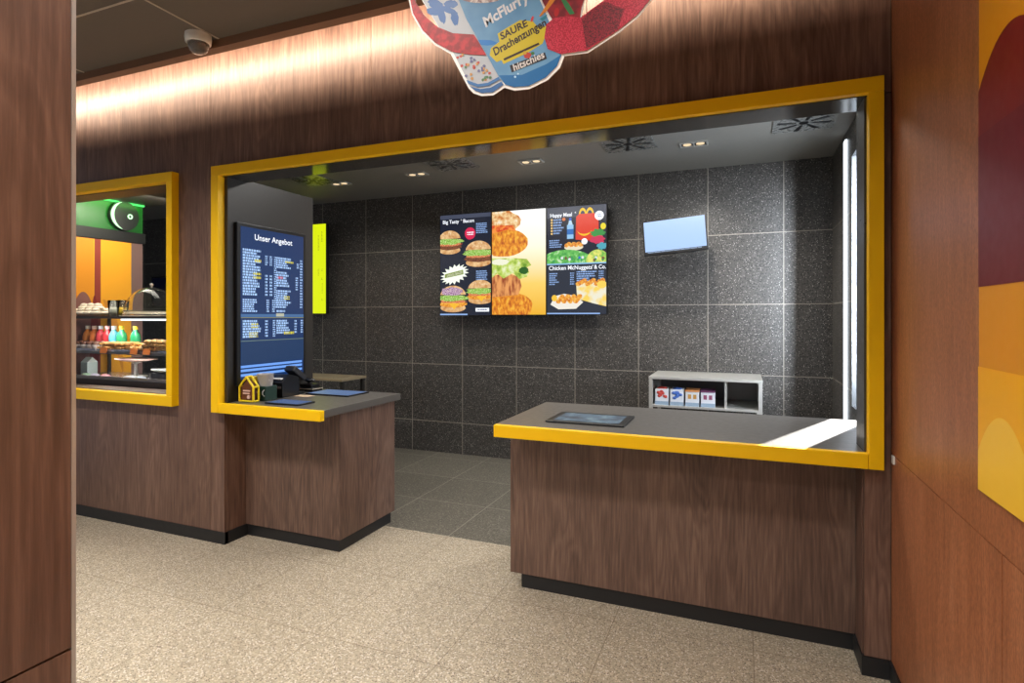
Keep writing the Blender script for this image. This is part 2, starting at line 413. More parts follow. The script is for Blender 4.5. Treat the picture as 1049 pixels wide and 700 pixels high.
# right guest wall of reddish veneer
mb = MB(); SZ = .886; g = .0018
for y0, y1, z0, z1 in ((1.596, YW, .074, SZ), (.35, 1.596, .074, SZ), (-1.0, .35, .074, SZ), (-2.6, -1.0, .074, SZ), (1.596 - .9, YW, SZ, 3.05), (-.6, .696, SZ, 3.05), (-2.6, -.6, SZ, 3.05)):
    mb.box(XR, XR + .018, y0 + g, y1 - (g if y1 < YW else 0), z0 + g, z1 - g)
mb.box(XR + .014, XR + .1, -2.6, YW, 0, 3.05, 1)
mb.build('wall_right', [RED_OAK, GAP], kind='structure')
MB().box(XR - .008, XR + .02, -2.6, YW - .008, 0, .074).build('baseboard_right', BLACKTRIM, kind='structure')
# near left wall: walnut boards with an aluminium end profile
mb = MB(); XL = -1.0
for y0, y1, z0, z1 in ((-1.4, .582, .012, .884), (-1.4, .582, .888, 3.02)):
    mb.box(XL - .018, XL, y0, y1, z0, z1)
mb.box(XL - .12, XL - .014, -1.4, .58, 0, 3.02, 1)
mb.build('wall_left', [NEARWOOD, GAP], kind='structure')
MB().box(XL - .12, XL + .001, .5825, .589, 0, 3.02).build('trim_7', ALU, kind='structure', org=(XL - .06, .576, 0))

# kitchen walls and ceiling
YB = 5.249
MB().box(-8.2, .9, YB, YB + .12, 0, 2.8).build('wall_back', TILE_X, kind='structure')
XK = .683
mb = MB()
for y0, y1, z0, z1 in ((2.77, 3.52, 0, 2.8), (3.52, 4.34, 0, .80), (3.52, 4.34, 2.5, 2.8), (4.34, YB, 0, 2.8)):
    mb.box(XK, XK + .18, y0, y1, z0, z1)
mb.build('wall_kitchen', TILE_Y, kind='structure')
# emissive strip added for the brightness of a white window post, and the open hatch frame beside it
mb = MB(); mb.box(XK - .012, XK - .001, 4.56, 4.64, .67, 2.66)
mb.build('post_glow', emi((235, 245, 255), 2.6), kind='structure', org=(XK, 4.42, .7))
mb = MB()
for a in ((4.32, 4.34, .80, 2.50), (3.52, 3.54, .80, 2.50), (3.54, 4.32, .80, .83), (3.54, 4.32, 2.48, 2.50)):
    mb.box(XK - .01, XK + .05, *a)
mb.build('window_3', mat((90, 92, 94), .4, .5, name='grey_window_frame'), kind='structure', org=(XK, 3.7, .8))
MB().box(-8.2, .9, 2.772, YB + .1, 2.72, 2.8).build('ceiling', mat((128, 126, 120), .55, name='kitchen_ceiling'), kind='structure')
MB().box(-8.3, -8.2, 2.6, YB + .1, 0, 2.8).build('wall_far', TILE_Y, kind='structure')

# side wall behind the left window: green-lit fascia over a yellow and red mural
mb = MB(); mb.box(-5.12, -5.0, 2.772, 3.50, 0, 2.13); mb.build('wall_mural', mat((120, 92, 86), .5, name='mauve_wall'), kind='structure')
mb = MB(); mb.box(-5.12, -4.99, 2.772, 3.52, 2.075, 2.165); mb.build('trim_8', mat((20, 20, 20), .5), kind='structure', org=(-5.05, 3.1, 2.08))
mb = MB(); mb.box(-5.12, -5.0, 2.772, 3.50, 2.165, 2.42); mb.build('wall_fascia', mat((26, 96, 34), .35, name='green_fascia'), kind='structure')
mb = MB(); mb.box(-5.12, -3.62, 2.772, 3.56, 2.42, 2.46); mb.build('ceiling', mat((80, 78, 74), .5), kind='structure')
mb = MB(); mb.box(-4.995, -4.975, 2.78, 3.50, 2.405, 2.418)
tag(mb.build('light_strip', emi((90, 255, 120), 1.3), org=(-4.98, 3.1, 2.41)), 'thin green glowing light strip under the ceiling above the green fascia', 'light strip')
area('green_strip_light', (-4.90, 3.14, 2.40), (-.6, 0, -1),   .7, .05, .9, (.2, 1.0, .12))
area('display_light', (-4.2, 3.0, 2.38), (0, -.1, -1), 1.2, .3, 16, (1, .93, .82))
area('mural_light', (-4.5, 3.25, 2.39), (-1, .1, -.8), .5, .2, 5, (1, .9, .75))
# mural: flat printed foil
mb = MB()
cv = Canvas(lambda u, v, d: (-4.998 + d, 2.78 + u, .9 + v), .70, 1.17)
MY = mat((232, 160, 28), .5); MO = mat((214, 138, 24), .5); MR = mat((118, 24, 22), .5); MB2 = mat((128, 84, 78), .5)
def my(px): # column of the photograph to y on the mural plane
    return ((px - 77) / (146 - 77) * (3.50 - 2.944) + 2.944 - 2.78) / .70
cv.rect(0, 0, my(133), 1, MY); cv.rect(0, .5, my(94), 1, MO); cv.poly([(my(94), 0), (my(101), 0), (my(101), 1), (my(95), 1)], mat((140, 52, 38), .5))
cv.ell(my(84), 0, .19, .62, MB2, 0, 180); cv.ell(my(95), 0, .055, .60, MR, 0, 180); cv.ell(my(103), 0, .25, .57, mat((205, 132, 30), .5), 0, 90)
o = cv.build('wall_picture', org=(-4.998, 3.1, .9)); tag(o, 'yellow and dark red mural on the side wall behind the left yellow window', 'mural')

# ------------------------------------------------------------------ counters
def counter(name, label, x0, x1, px0, px1):
    t = thing(name, label, 'counter', ((x0 + x1) / 2, 3.07, 0))
    MB().box(x0, x1, 2.779, 3.36, .074, .842).build('body', WALNUT_DARK, t, bevel=.0015)
    MB().box(px0, px1, 2.789, 3.33, 0, .0745).build('plinth', BLACKTRIM, t)
    return t
counter('service_counter', 'short walnut counter on a black plinth left of the walkway gap', -2.990, -2.238, -2.985, -2.25)
counter('service_counter', 'long walnut counter on a black plinth reaching to the right wall', -1.132, .4463, -1.073, .4395)
def worktop(label, x0, x1, ex0, ex1, wing=None):
    t = thing('worktop', label, 'worktop', ((x0 + x1) / 2, 3.0, .842))
    if wing: MB().prism([(x0, 2.601), (x1, 2.601), (x1, 2.779), (wing, 2.779), (wing, 3.383), (x0, 3.383)], lambda u, v, d: (u, v, d), .842, .886).build('slab', TOPMAT, t, bevel=.002)
    else: MB().box(x0, x1, 2.601, 3.383, .842, .886).build('slab', TOPMAT, t, bevel=.002)
    e = MB().box(ex0, ex1, YF, 2.600, .8265, .8865).build('front_edge', YEL, t, bevel=.003); e['label'] = 'glossy yellow front edge'
    return t
worktop('grey worktop with yellow front edge on the short left counter', -2.958, -2.205, -2.989, -2.202)
worktop('grey worktop with yellow front edge on the long right counter', -1.136, .4475, -1.136, .456, .681)

# ------------------------------------------------------------------ menu displays
FOOD = lambda *c, sc=60, s=1.0, st=(1, 1, 1): emi_noise(c, sc, s, st)
BUN = FOOD((.3, (196, 128, 62)), (.7, (244, 206, 150)), sc=25); PAT = FOOD((.35, (70, 34, 20)), (.65, (150, 84, 44)), sc=120)
LET = FOOD((.3, (60, 120, 30)), (.5, (150, 200, 70)), (.7, (236, 240, 190)), sc=90); TOM = FOOD((.35, (190, 40, 24)), (.65, (240, 170, 110)), sc=90)
CHS = emi((250, 190, 50)); ORA = FOOD((.3, (196, 92, 14)), (.5, (236, 150, 34)), (.72, (255, 214, 96)), sc=55)
NAVY = emi((24, 30, 48), 1.0); WT = emi((240, 244, 252), 1.3); LB = emi((150, 185, 240), 1.0)
def burger(cv, u, v, rw, rh, chicken=False, onion=False):
    q = lambda du, dv: (u + du * rw, v + dv * rh)
    cv.ell(*q(0, -.62), rw * .92, rh * .32, BUN)
    cv.ell(*q(0, -.36), rw * 1.02, rh * .24, ORA if chicken else PAT, jit=.08)
    if chicken: cv.poly([min_(p) for p in (q(-.4, -.2), q(.5, -.2), q(.1, -.75))], CHS)
    cv.ell(*q(0, -.14), rw * .98, rh * .16, TOM, jit=.15)
    cv.ell(*q(0, .08), rw * 1.08, rh * .24, LET, n=40, jit=.16)
    cv.ell(*q(0, .2), rw * .95, rh * .76, BUN, 8, 172)
    if onion: cv.ell(*q(-.1, .55), rw * .8, rh * .3, FOOD((.35, (110, 40, 110)), (.65, (230, 200, 220)), sc=80), jit=.12)
    for _ in range(14):
        a, b = random.uniform(-.6, .6), random.uniform(.45, .8)
        cv.ell(*q(a, b), .008, .004, emi((250, 232, 200)), n=6, up=False)
def min_(p): return (min(1, max(0, p[0])), min(1, max(0, p[1])))
SY = 5.09
def display(label, x0, x1, z0, z1, paint, first=[None]):
    t = thing('menu_display', label, 'display', ((x0 + x1) / 2, SY + .02, z0), 'menu displays on the tiled back wall')
    MB().box(x0 + .001, x1 - .001, SY + .001, SY + .05, z0, z1).build('housing', BLACK, t, bevel=.002)
    MB().box((x0 + x1) / 2 - .12, (x0 + x1) / 2 + .12, SY + .05, YB - .001, (z0 + z1) / 2 - .15, (z0 + z1) / 2 + .15).build('wall_bracket', DGREY, t)
    b = .006; cv = Canvas(lambda u, v, d: (x0 + b + u, SY - d, z0 + b + v), x1 - x0 - 2 * b, z1 - z0 - 2 * b)
    paint(cv); cv.build('picture', t)
def paint1(c):
    c.rect(0, 0, 1, 1, NAVY)
    c.poly([(0, .96), (1, .96), (1, 1), (0, 1)], emi((70, 76, 96)))
    c.text('Big Tasty', .05, .93, .050, WT, offset=.012); c.text('®', .41, .943, .02, WT); c.text('Bacon', .46, .93, .050, WT, offset=.012)
    burger(c, .19, .725, .235, .125); burger(c, .76, .60, .265, .135)
    c.ell(.60, .805, .105, .06, emi((220, 40, 84)), jit=.02); c.rows(.54, .67, .825, .785, 2, WT, ragged=.1)
    c.rows(.72, .97, .905, .80, 6, LB, ragged=.3)
    pts = []
    for i in range(36):
        t = 2 * math.pi * i / 36; k = 1 if i % 2 else .72
        pts.append((.29 + .29 * k * math.cos(t), .405 + .10 * k * math.sin(t) + .03 * math.cos(t)))
    c.poly(pts, emi((245, 250, 236), 1.1))
    c.poly([(.09, .37), (.47, .405), (.46, .45), (.10, .41)], emi((130, 150, 60))); c.poly([(.12, .378), (.45, .412), (.44, .44), (.13, .402)], FOOD((.4, (90, 110, 40)), (.6, (226, 230, 190)), sc=200))
    c.rows(.72, .95, .44, .34, 5, LB, ragged=.4)
    burger(c, .80, .225, .255, .125, True); burger(c, .26, .16, .275, .14, True, True)
    c.rect(.71, .035, .97, .07, WT); c.rows(.75, .94, .065, .042, 1, emi((40, 60, 110)))
    c.rect(0, 0, .55, .014, LB)
def paint2(c):
    # picture background: white to honey yellow
    m, N, L, b = new_mat('display_backdrop'); g = N.new('ShaderNodeNewGeometry'); se = N.new('ShaderNodeSeparateXYZ'); L.new(g.outputs['Position'], se.inputs[0])
    mr = N.new('ShaderNodeMapRange'); mr.inputs['From Min'].default_value = 1.43; mr.inputs['From Max'].default_value = 2.46; L.new(se.outputs['Z'], mr.inputs['Value'])
    r = ramp(N, [(0, (226, 168, 30)), (.3, (240, 200, 96)), (.65, (250, 240, 215)), (1, (250, 250, 250))]); L.new(mr.outputs[0], r.inputs[0])
    b.inputs['Base Color'].default_value = (.01, .01, .01, 1); L.new(r.outputs[0], b.inputs['Emission Color']); b.inputs['Emission Strength'].default_value = 1.15
    c.rect(0, 0, 1, 1, m)
    CR = FOOD((.3, (176, 74, 8)), (.5, (232, 140, 24)), (.66, (250, 190, 60)), sc=34, st=(1, 1, .6))
    c.poly([(0, .80), (.44, .82), (.53, .86), (.55, .91), (.50, .95), (.40, .975), (.34, 1), (0, 1)], FOOD((.35, (206, 120, 50)), (.55, (246, 210, 150)), (.7, (255, 250, 236)), sc=22))
    c.ell(.22, .695, .46, .135, CR, jit=.02)
    c.poly([(0, .79), (.3, .82), (.46, .8), (.4, .86), (0, .87)], FOOD((.4, (214, 60, 14)), (.6, (250, 150, 60)), sc=30))
    c.ell(.10, .10, .66, .135, CR, jit=.03); c.poly([(0, 0), (.72, 0), (.76, .1), (0, .12)], CR)
    c.poly([(0, .17), (.5, .19), (.56, .27), (.52, .36), (.3, .4), (0, .38)], FOOD((.35, (150, 62, 20)), (.6, (236, 160, 90)), sc=40, st=(1, 1, .25)))
    c.poly([(0, .36), (.1, .40), (.22, .35), (.4, .40), (.52, .34), (.66, .36), (.70, .41), (.62, .44), (.74, .47), (.66, .53), (.4, .545), (0, .55)], FOOD((.3, (104, 150, 24)), (.5, (190, 214, 90)), (.7, (240, 246, 200)), sc=16))
    c.ell(.60, .42, .09, .035, emi((40, 96, 30)), jit=.1)
    c.ell(.16, .51, .16, .03, emi((246, 246, 220)), jit=.1)
def paint3(c):
    c.rect(0, 0, 1, 1, NAVY); c.poly([(0, .9), (1, .9), (1, 1), (0, 1)], emi((60, 66, 84)))
    c.text('Happy Meal', .05, .925, .050, WT, offset=.012, sx=.9); c.text('®', .475, .94, .02, WT)
    for k in range(6): c.ell(.08, .885 - k * .026, .02, .01, emi((240, 200, 120)), n=8, up=(k == 0))
    c.rows(.11, .30, .895, .745, 6, LB, ragged=.5); c.ell(.29, .885, .03, .015, emi((220, 120, 60)))
    c.rect(.345, .70, .455, .83, emi((150, 200, 240))); c.poly([(.36, .83), (.44, .83), (.42, .87), (.38, .87)], emi((190, 220, 245))); c.rect(.38, .87, .42, .895, emi((40, 90, 200))); c.rect(.345, .74, .455, .79, emi((40, 110, 190)))
    RED = emi((232, 62, 36), .95)
    # red carton with yellow arch handles and a smile
    for a in (.61, .73):
        for k in range(12):
            t0, t1 = math.pi * k / 12, math.pi * (k + 1) / 12
            P = lambda t, r, q: (a + r * math.cos(t), .915 + q * math.sin(t))
            c.poly([P(t0, .065, .065), P(t1, .065, .065), P(t1, .04, .04), P(t0, .04, .04)], emi((252, 200, 30)), up=(k == 0))
    c.poly([(.49, .69), (.50, .90), (.55, .925), (.80, .925), (.86, .90), (.875, .84), (.88, .70), (.7, .675)], RED)
    for k in range(14):
        t0, t1 = R(200 + 140 * k / 14), R(200 + 140 * (k + 1) / 14)
        wdt = .004 * math.sin(math.pi * (k + .5) / 14) + .0045
        P = lambda t, q: (.64 + .13 * math.cos(t), .79 + (.06 + q) * math.sin(t))
        c.poly([P(t0, wdt), P(t1, wdt), P(t1, -wdt), P(t0, -wdt)], emi((252, 200, 30)), up=(k == 0))
    c.ell(.885, .90, .075, .042, WT); c.rows(.85, .93, .915, .885, 2, emi((40, 60, 110)), ragged=.1)
    c.ell(.95, .80, .045, .03, emi((240, 220, 40))); c.ell(.86, .74, .12, .035, emi((60, 150, 70)), jit=.2); c.ell(.86, .68, .12, .035, emi((210, 50, 90)), jit=.2); c.ell(.93, .62, .08, .03, emi((80, 170, 190)), jit=.2)
    c.rows(.04, .27, .70, .62, 4, LB, ragged=.3)
    c.ell(.46, .62, .16, .03, emi((240, 230, 200))); 
    for k in range(7): c.ell(.34 + .04 * k, .64 + .012 * (k % 2), .04, .018, ORA, n=12, jit=.08)
    c.ell(.64, .67, .05, .028, WT)
    c.ell(.32, .47, .48, .13, FOOD((.35, (50, 150, 60)), (.55, (110, 200, 90)), (.7, (220, 240, 210)), sc=26), 0, 180)
    c.ell(.86, .47, .2, .12, FOOD((.35, (90, 180, 60)), (.6, (230, 230, 110)), sc=26), 0, 180)
    for k in range(16): c.ell(random.uniform(.03, .95), random.uniform(.49, .53), .022, .014, random.choice([emi((230, 236, 240)), emi((60, 110, 200)), emi((60, 160, 90)), emi((120, 90, 60))]), n=10, jit=.2)
    c.rect(0, .462, 1, .474, emi((150, 200, 240)))
    c.rect(0, 0, 1, .462, emi((40, 46, 60)))
    c.text('Chicken McNuggets', .03, .43, .054, WT, offset=.012, sx=.95); c.text('®', .765, .443, .02, WT); c.text('& Co.', .80, .43, .052, WT, offset=.012, sx=.9)
    c.rows(.04, .24, .39, .27, 6, LB, ragged=.5); c.rows(.40, .47, .39, .27, 6, LB, ragged=.1); c.rows(.51, .85, .40, .30, 5, LB, ragged=.4); c.rows(.88, .96, .40, .30, 5, LB, ragged=.1)
    c.poly([(.50, .29), (1, .29), (1, .07), (.78, .10), (.60, .13), (.52, .14)], FOOD((.4, (240, 236, 214)), (.6, (250, 214, 90)), sc=14))
    for k in range(9): c.ell(.54 + .05 * k, .28 + .014 * (k % 3), .045, .022, ORA, n=12, jit=.08)
    c.ell(.93, .27, .08, .035, emi((250, 214, 90)))
    c.poly([(.06, .09), (.14, .17), (.3, .19), (.5, .17), (.62, .11), (.5, .05), (.2, .045)], emi((244, 238, 226)))
    for k in range(12): c.ell(.2 + .033 * k, .12 + .022 * (k % 3), .045, .022, ORA, n=12, jit=.1)
    c.ell(.13, .15, .05, .03, emi((250, 200, 60)))
    c.rect(0, 0, .9, .012, LB)
display('left upright menu screen showing burgers on dark blue', -2.850, -2.276, 1.430, 2.452, paint1)
display('middle upright menu screen with a large stacked burger close-up on yellow', -2.274, -1.708, 1.434, 2.450, paint2)
display('right upright menu screen with red children\'s meal carton and nuggets', -1.706, -1.131, 1.438, 2.448, paint3)

# portrait menu board on the partition (faces +x)
t = thing('menu_board', 'tall blue price list screen with tiny white lettering on the left partition', 'menu board', (-2.96, 2.96, .95))
MB().box(-2.9645, -2.938, 2.665, 3.268, .985, 2.018).build('housing', BLACK, t, bevel=.003)
Wb, Hb = .555, .975
cv = Canvas(lambda u, v, d: (-2.9375 + d, 2.69 + u, 1.02 + v), Wb, Hb, .00005)
BL = emi((20, 50, 98), 1.0); BT = emi((170, 204, 250), 1.1); BY = emi((224, 214, 60), 1.0)
cv.rect(0, 0, 1, 1, BL)
cv.text('Unser Angebot', .5, .94, .054, WT, align='CENTER', offset=.012)
for (u0, u1, v1, v0, n) in ((.03, .30, .86, .55, 17), (.03, .27, .53, .44, 6), (.03, .30, .39, .27, 7), (.54, .78, .83, .75, 5), (.54, .76, .73, .62, 6), (.54, .78, .60, .47, 8), (.54, .72, .46, .44, 1), (.54, .78, .39, .29, 6)):
    cv.rows(u0, u1, v1, v0, n, BT, .74, .35)
for u0, v1, v0, n in ((.36, .83, .76, 5), (.43, .83, .76, 5), (.36, .70, .55, 7), (.43, .70, .55, 7), (.50, .83, .47, 24), (.38, .53, .44, 6), (.47, .53, .44, 6), (.36, .39, .27, 6), (.48, .39, .27, 8), (.88, .80, .76, 3), (.94, .83, .47, 18), (.86, .70, .60, 6), (.84, .39, .29, 5), (.95, .39, .29, 6)):
    cv.rows(u0, u0 + .04, v1, v0, n, BT, .6, .05)
for u0, u1, v1, v0, n in ((.2, .3, .80, .77, 1), (.18, .3, .71, .66, 2), (.68, .82, .81, .79, 1), (.66, .76, .56, .53, 2), (.15, .25, .37, .33, 2), (.12, .26, .31, .27, 3), (.66, .84, .31, .28, 1)):
    cv.rows(u0, u1, v1, v0, n, BY, .6, .1)
cv.rows(.56, .64, .695, .675, 1, emi((210, 60, 60)), .8, 0)
cv.rect(0, .408, 1, .428, emi((70, 110, 160))); cv.rect(.53, .412, .66, .434, emi((190, 190, 170))); cv.rect(0, .402, 1, .406, emi((150, 150, 100))); cv.rect(0, .248, 1, .253, emi((110, 130, 120)))
cv.rect(0, .10, 1, .245, emi((28, 56, 96)))
for v in (.075, .05, .02): cv.rect(0, v, .97, v + .016, emi((110, 160, 240), 1.1), up=False)
cv.build('picture', t)

# lime-yellow order screen beyond the partition
t = thing('order_display', 'narrow bright lime yellow screen with turned lettering beyond the partition', 'display', (-4.42, 5.12, 1.45))
MB().box(-4.546, -4.297, 5.102, 5.15, 1.4545, 2.462).build('housing', BLACK, t, bevel=.002)
MB().box(-4.46, -4.38, 5.15, YB - .001, 1.8, 2.0).build('wall_arm', DGREY, t)
cv = Canvas(lambda u, v, d: (-4.543 + u, 5.100 - d, 1.4575 + v), .243, 1.001)
cv.rect(0, 0, 1, 1, emi((212, 226, 10), 1.15)); OL = emi((130, 140, 20))
for v1, v0, u0, u1 in ((.92, .80, .74, .82), (.88, .70, .55, .62), (.50, .42, .55, .62), (.50, .47, .76, .82), (.40, .37, .74, .82), (.34, .22, .78, .82), (.17, .14, .76, .82)):
    cv.rows(u0, u1, v1, v0, max(2, int((v1 - v0) / .014)), OL, .5, .2)
cv.build('picture', t)

# small wall monitor on an arm
t = thing('wall_monitor', 'small pale blue monitor tilted on an arm above the steel shelf', 'monitor', (-.515, 4.9, 2.11))
rot = Matrix.Rotation(R(4.2), 3, 'Y').inverted() @ Matrix.Rotation(R(-3), 3, 'X')
c0 = Vector((-.520, 4.9, 2.100))
MB().obox(c0 + rot @ Vector((0, .02, 0)), (.52, .035, .295), rot).build('housing', BLACK, t, bevel=.004)
cv = Canvas(lambda u, v, d: tuple(c0 + rot @ Vector((u - .247, .001 - d, v - .1175))), .494, .255)
cv.rect(0, 0, 1, 1, emi((168, 200, 246), 1.15)); cv.rows(.04, .95, -.005, -.05, 1, emi((150, 170, 200)), .7, .05)
cv.build('picture', t)
MB().tube([tuple(c0 + Vector((0, .05, -.02))), (-.47, 5.02, 2.05), (-.40, 5.12, 2.08), (-.42, YB - .01, 2.08)], .014).box(-.47, -.37, YB - .02, YB - .001, 1.99, 2.17).build('arm', DGREY, t)

# ------------------------------------------------------------------ kitchen ceiling fittings
VM = mat((130, 130, 126), .28, .3, name='vent_plate')
def vent(name_label, x, y, first=None):
    if first is not None: return dup(first, (x, y, 2.72), name_label)
    t = thing('air_vent', name_label, 'air vent', (x, y, 2.72), 'swirl air vents in the kitchen ceiling')
    MB().box(x - .19, x + .19, y - .19, y + .19, 2.712, 2.7198).build('plate', VM, t, bevel=.002)
    mb = MB()
    for k in range(8):
        a = math.pi * 2 * k / 8 + .2; d = Vector((math.cos(a), math.sin(a), 0)); n = Vector((-d.y, d.x, 0))
        c = Vector((x, y, 2.7095)); p = [c + d * .05 + n * .008, c + d * .165 + n * .016, c + d * .165 - n * .016, c + d * .05 - n * .008]
        mb.add([*p, *[q + Vector((0, 0, .0035)) for q in p]], [(0, 1, 2, 3), (7, 6, 5, 4), (0, 4, 5, 1), (1, 5, 6, 2), (2, 6, 7, 3), (3, 7, 4, 0)])
    mb.cyl((x, y, 2.709), (x, y, 2.7135), .03)
    mb.build('slots', BLACK, t)
    return t
v0 = vent('square swirl vent in the kitchen ceiling above the lime screen, leftmost', -3.78, 4.30)
vent('square swirl vent with blue reflection, second from left in the kitchen ceiling', -2.29, 4.27, v0)
vent('square swirl vent in the kitchen ceiling above the wall monitor, third from left', -.79, 4.27, v0)
vent('square swirl vent in the kitchen ceiling nearest the right end, by the bright strip', .383, 4.24, v0)
d0 = None
for (x, y, p), lab in zip(DOWN, ('recessed downlight beside the leftmost ceiling vent', 'recessed downlight left of the menu screens between two vents', 'recessed downlight above the middle menu screen', 'brightly lit recessed downlight above the wall monitor')):
    if d0 is None:
        t = thing('downlight', lab, 'downlight', (x, y, 2.72), 'recessed downlights in the kitchen ceiling')
        mb = MB()
        for a in ((-.10, .10, -.055, -.045), (-.10, .10, .045, .055), (-.10, -.09, -.045, .045), (.09, .10, -.045, .045), (-.005, .005, -.045, .045)):
            mb.box(x + a[0], x + a[1], y + a[2], y + a[3], 2.708, 2.7195)
        mb.build('bezel', STEEL, t)
        MB().box(x - .09, x + .09, y - .045, y + .045, 2.714, 2.7195).build('recess', BLACK, t)
        for q in (-.047, .047): MB().cyl((x + q, y, 2.711), (x + q, y, 2.714), .03).build('lamp', emi((255, 226, 180), 1.0), t)
        d0 = t
    else: dup(d0, (x, y, 2.72), lab)

# ------------------------------------------------------------------ steel shelf unit with packs, side table
t = thing('steel_shelf_unit', 'open stainless steel shelf unit with packs against the tiled back wall', 'shelf unit', (-.275, 4.96, 0))
X0, X1, Y0, Y1 = -.70, .145, 4.70, 5.235
MB().box(X0 - .002, X1 + .002, Y0, Y1, .915, .936).build('top_panel', STEEL, t, bevel=.002)
mb = MB(); mb.box(X0, X1, Y0 + .005, Y1, .690, .706); mb.build('shelf', STEEL, t)
for x in (X0, X1 - .028): MB().box(x, x + .028, Y0, Y0 + .03, 0, .9149).box(x, x + .028, Y1 - .03, Y1, 0, .9149).box(x + .008, x + .02, Y0 + .03, Y1 - .03, .69, .9149).build('side_frame', STEEL, t)
MB().box(X0 + .03, X1 - .03, Y1 - .012, Y1 - .002, .706, .9149).build('back_panel', mat((120, 122, 124), .35, .8), t)
MB().box(-.125, -.110, Y0 + .03, Y1 - .015, .7065, .9145).build('divider', STEEL, t)
MB().box(X0 + .004, X1 - .004, Y0 + .01, Y1 - .01, .18, .2).build('lower_shelf', STEEL, t)
packs = [((200, 70, 60), 'red and white pack of sweets, first from left on the steel shelf'), ((70, 110, 190), 'blue and white pack, second from left on the steel shelf'),
         ((224, 150, 90), 'white pack with an orange top, third from left on the steel shelf'), ((110, 60, 96), 'white pack with a purple top, fourth from left on the steel shelf')]
for i, (c, lab) in enumerate(packs):
    x = -.655 + i * .118; t = thing('snack_pack', lab, 'pack', (x + .05, 4.80, .706), 'packs on the steel shelf')
    MB().box(x, x + .104, 4.735, 4.90, .7065, .825 + (.008 if i < 2 else 0)).build('carton', mat((225, 228, 234), .5), t, bevel=.004)
    cc = mat(c, .5)
    if i < 2:
        mb = MB()
        for k in range(9): mb.blob((x + random.uniform(.02, .085), 4.735, random.uniform(.765, .815)), .016, .006, .012, n=8, k=5, jit=.2)
        mb.blob((x + .05, 4.80, .835), .045, .05, .012, n=10, k=5, jit=.2); mb.build('print', cc, t)
    else:
        MB().box(x - .002, x + .106, 4.73, 4.905, .822, .834).build('lid', cc, t)
        MB().box(x + .02, x + .045, 4.733, 4.736, .765, .80).box(x + .06, x + .085, 4.733, 4.736, .765, .80).build('print', mat((200, 150, 80) if i == 2 else (150, 80, 110), .5), t)
    MB().box(x - .001, x + .105, 4.728, 4.7345, .7065, .735).build('clear_front', mat((150, 170, 190), .2), t)
t = thing('side_table', 'small stainless table behind the short counter', 'table', (-3.76, 4.43, 0))
MB().box(-4.12, -3.40, 4.25, 4.62, .822, .845).build('table_top', mat((176, 160, 132), .3, .5), t, bevel=.003)
for x in (-4.09, -3.44):
    for y in (4.27, 4.57): MB().box(x, x + .028, y, y + .028, 0, .822).build('leg', mat((60, 58, 55), .4, .6), t)

# ------------------------------------------------------------------ things on the left counter
ZC = .8862
# tablets (flat order pads)
def tablet(label, x0, x1, y0, y1, mscreen, bez=.02):
    t = thing('tablet', label, 'tablet', ((x0 + x1) / 2, (y0 + y1) / 2, ZC))
    MB().box(x0, x1, y0, y1, ZC, ZC + .009).build('casing', BLACK, t, bevel=.003)
    MB().box(x0 + bez, x1 - bez, y0 + bez, y1 - bez, ZC + .0088, ZC + .0098).build('screen', mscreen, t)
    return t
BLUES = emi_noise([(.35, (40, 62, 84)), (.55, (84, 116, 140)), (.7, (136, 164, 176))], 14, .7)
tablet('flat blue tablet near the yellow edge of the short counter', -2.715, -2.455, 2.665, 2.815, emi((88, 112, 160), .8), .012)
tablet('flat blue tablet at the back of the short counter', -2.78, -2.42, 3.09, 3.32, emi((100, 128, 176), .8), .012)
tablet('black framed tablet lying on the long counter', -.925, -.525, 2.735, 3.03, BLUES, .035)
# house-shaped collection box
t = thing('donation_box', 'small yellow house-shaped collection box on the short counter', 'donation box', (-2.885, 2.675, ZC))
hx0, hx1, hy = -2.926, -2.812, 2.672
house = [(hx0, ZC), (hx1, ZC), (hx1, ZC + .095), ((hx0 + hx1) / 2, ZC + .158), (hx0, ZC + .095)]
MB().prism([(hx0 + .01, ZC + .006), (hx1 - .01, ZC + .006), (hx1 - .01, ZC + .09), ((hx0 + hx1) / 2, ZC + .143), (hx0 + .01, ZC + .09)], lambda u, v, d: (u, d, v), hy + .004, hy + .036).build('body', mat((96, 52, 34), .4), t)
mb = MB()
for a, b in zip(house, house[1:] + house[:1]):
    mb.cyl((a[0] + 0, hy, a[1] + (.006 if a[1] == ZC else 0)), (b[0], hy, b[1] + (.006 if b[1] == ZC else 0)), .0065, n=8)
    mb.cyl((a[0], hy + .04, a[1] + (.006 if a[1] == ZC else 0)), (b[0], hy + .04, b[1] + (.006 if b[1] == ZC else 0)), .0065, n=8)
for a in house: mb.cyl((a[0], hy, a[1] + (.006 if a[1] == ZC else 0)), (a[0], hy + .04, a[1] + (.006 if a[1] == ZC else 0)), .0065, n=8)
mb.build('frame', mat((232, 206, 30), .4), t)
MB().box(hx0 + .025, hx1 - .03, hy + .002, hy + .007, ZC + .066, ZC + .075).box(hx0 + .025, hx1 - .035, hy + .002, hy + .007, ZC + .05, ZC + .058).cyl((hx1 - .04, hy - .002, ZC + .032), (hx1 - .04, hy + .006, ZC + .032), .012).build('front_print', mat((226, 190, 180), .5), t)
# yellow dispenser behind it
t = thing('straw_box', 'small yellow and brown box half hidden behind the house-shaped box', 'box', (-2.895, 2.80, ZC))
MB().box(-2.932, -2.892, 2.76, 2.82, ZC, ZC + .112).build('body', mat((110, 60, 40), .5), t, bevel=.003)
MB().box(-2.934, -2.890, 2.758, 2.822, ZC + .112, ZC + .15).build('lid', mat((214, 180, 20), .45), t, bevel=.004)
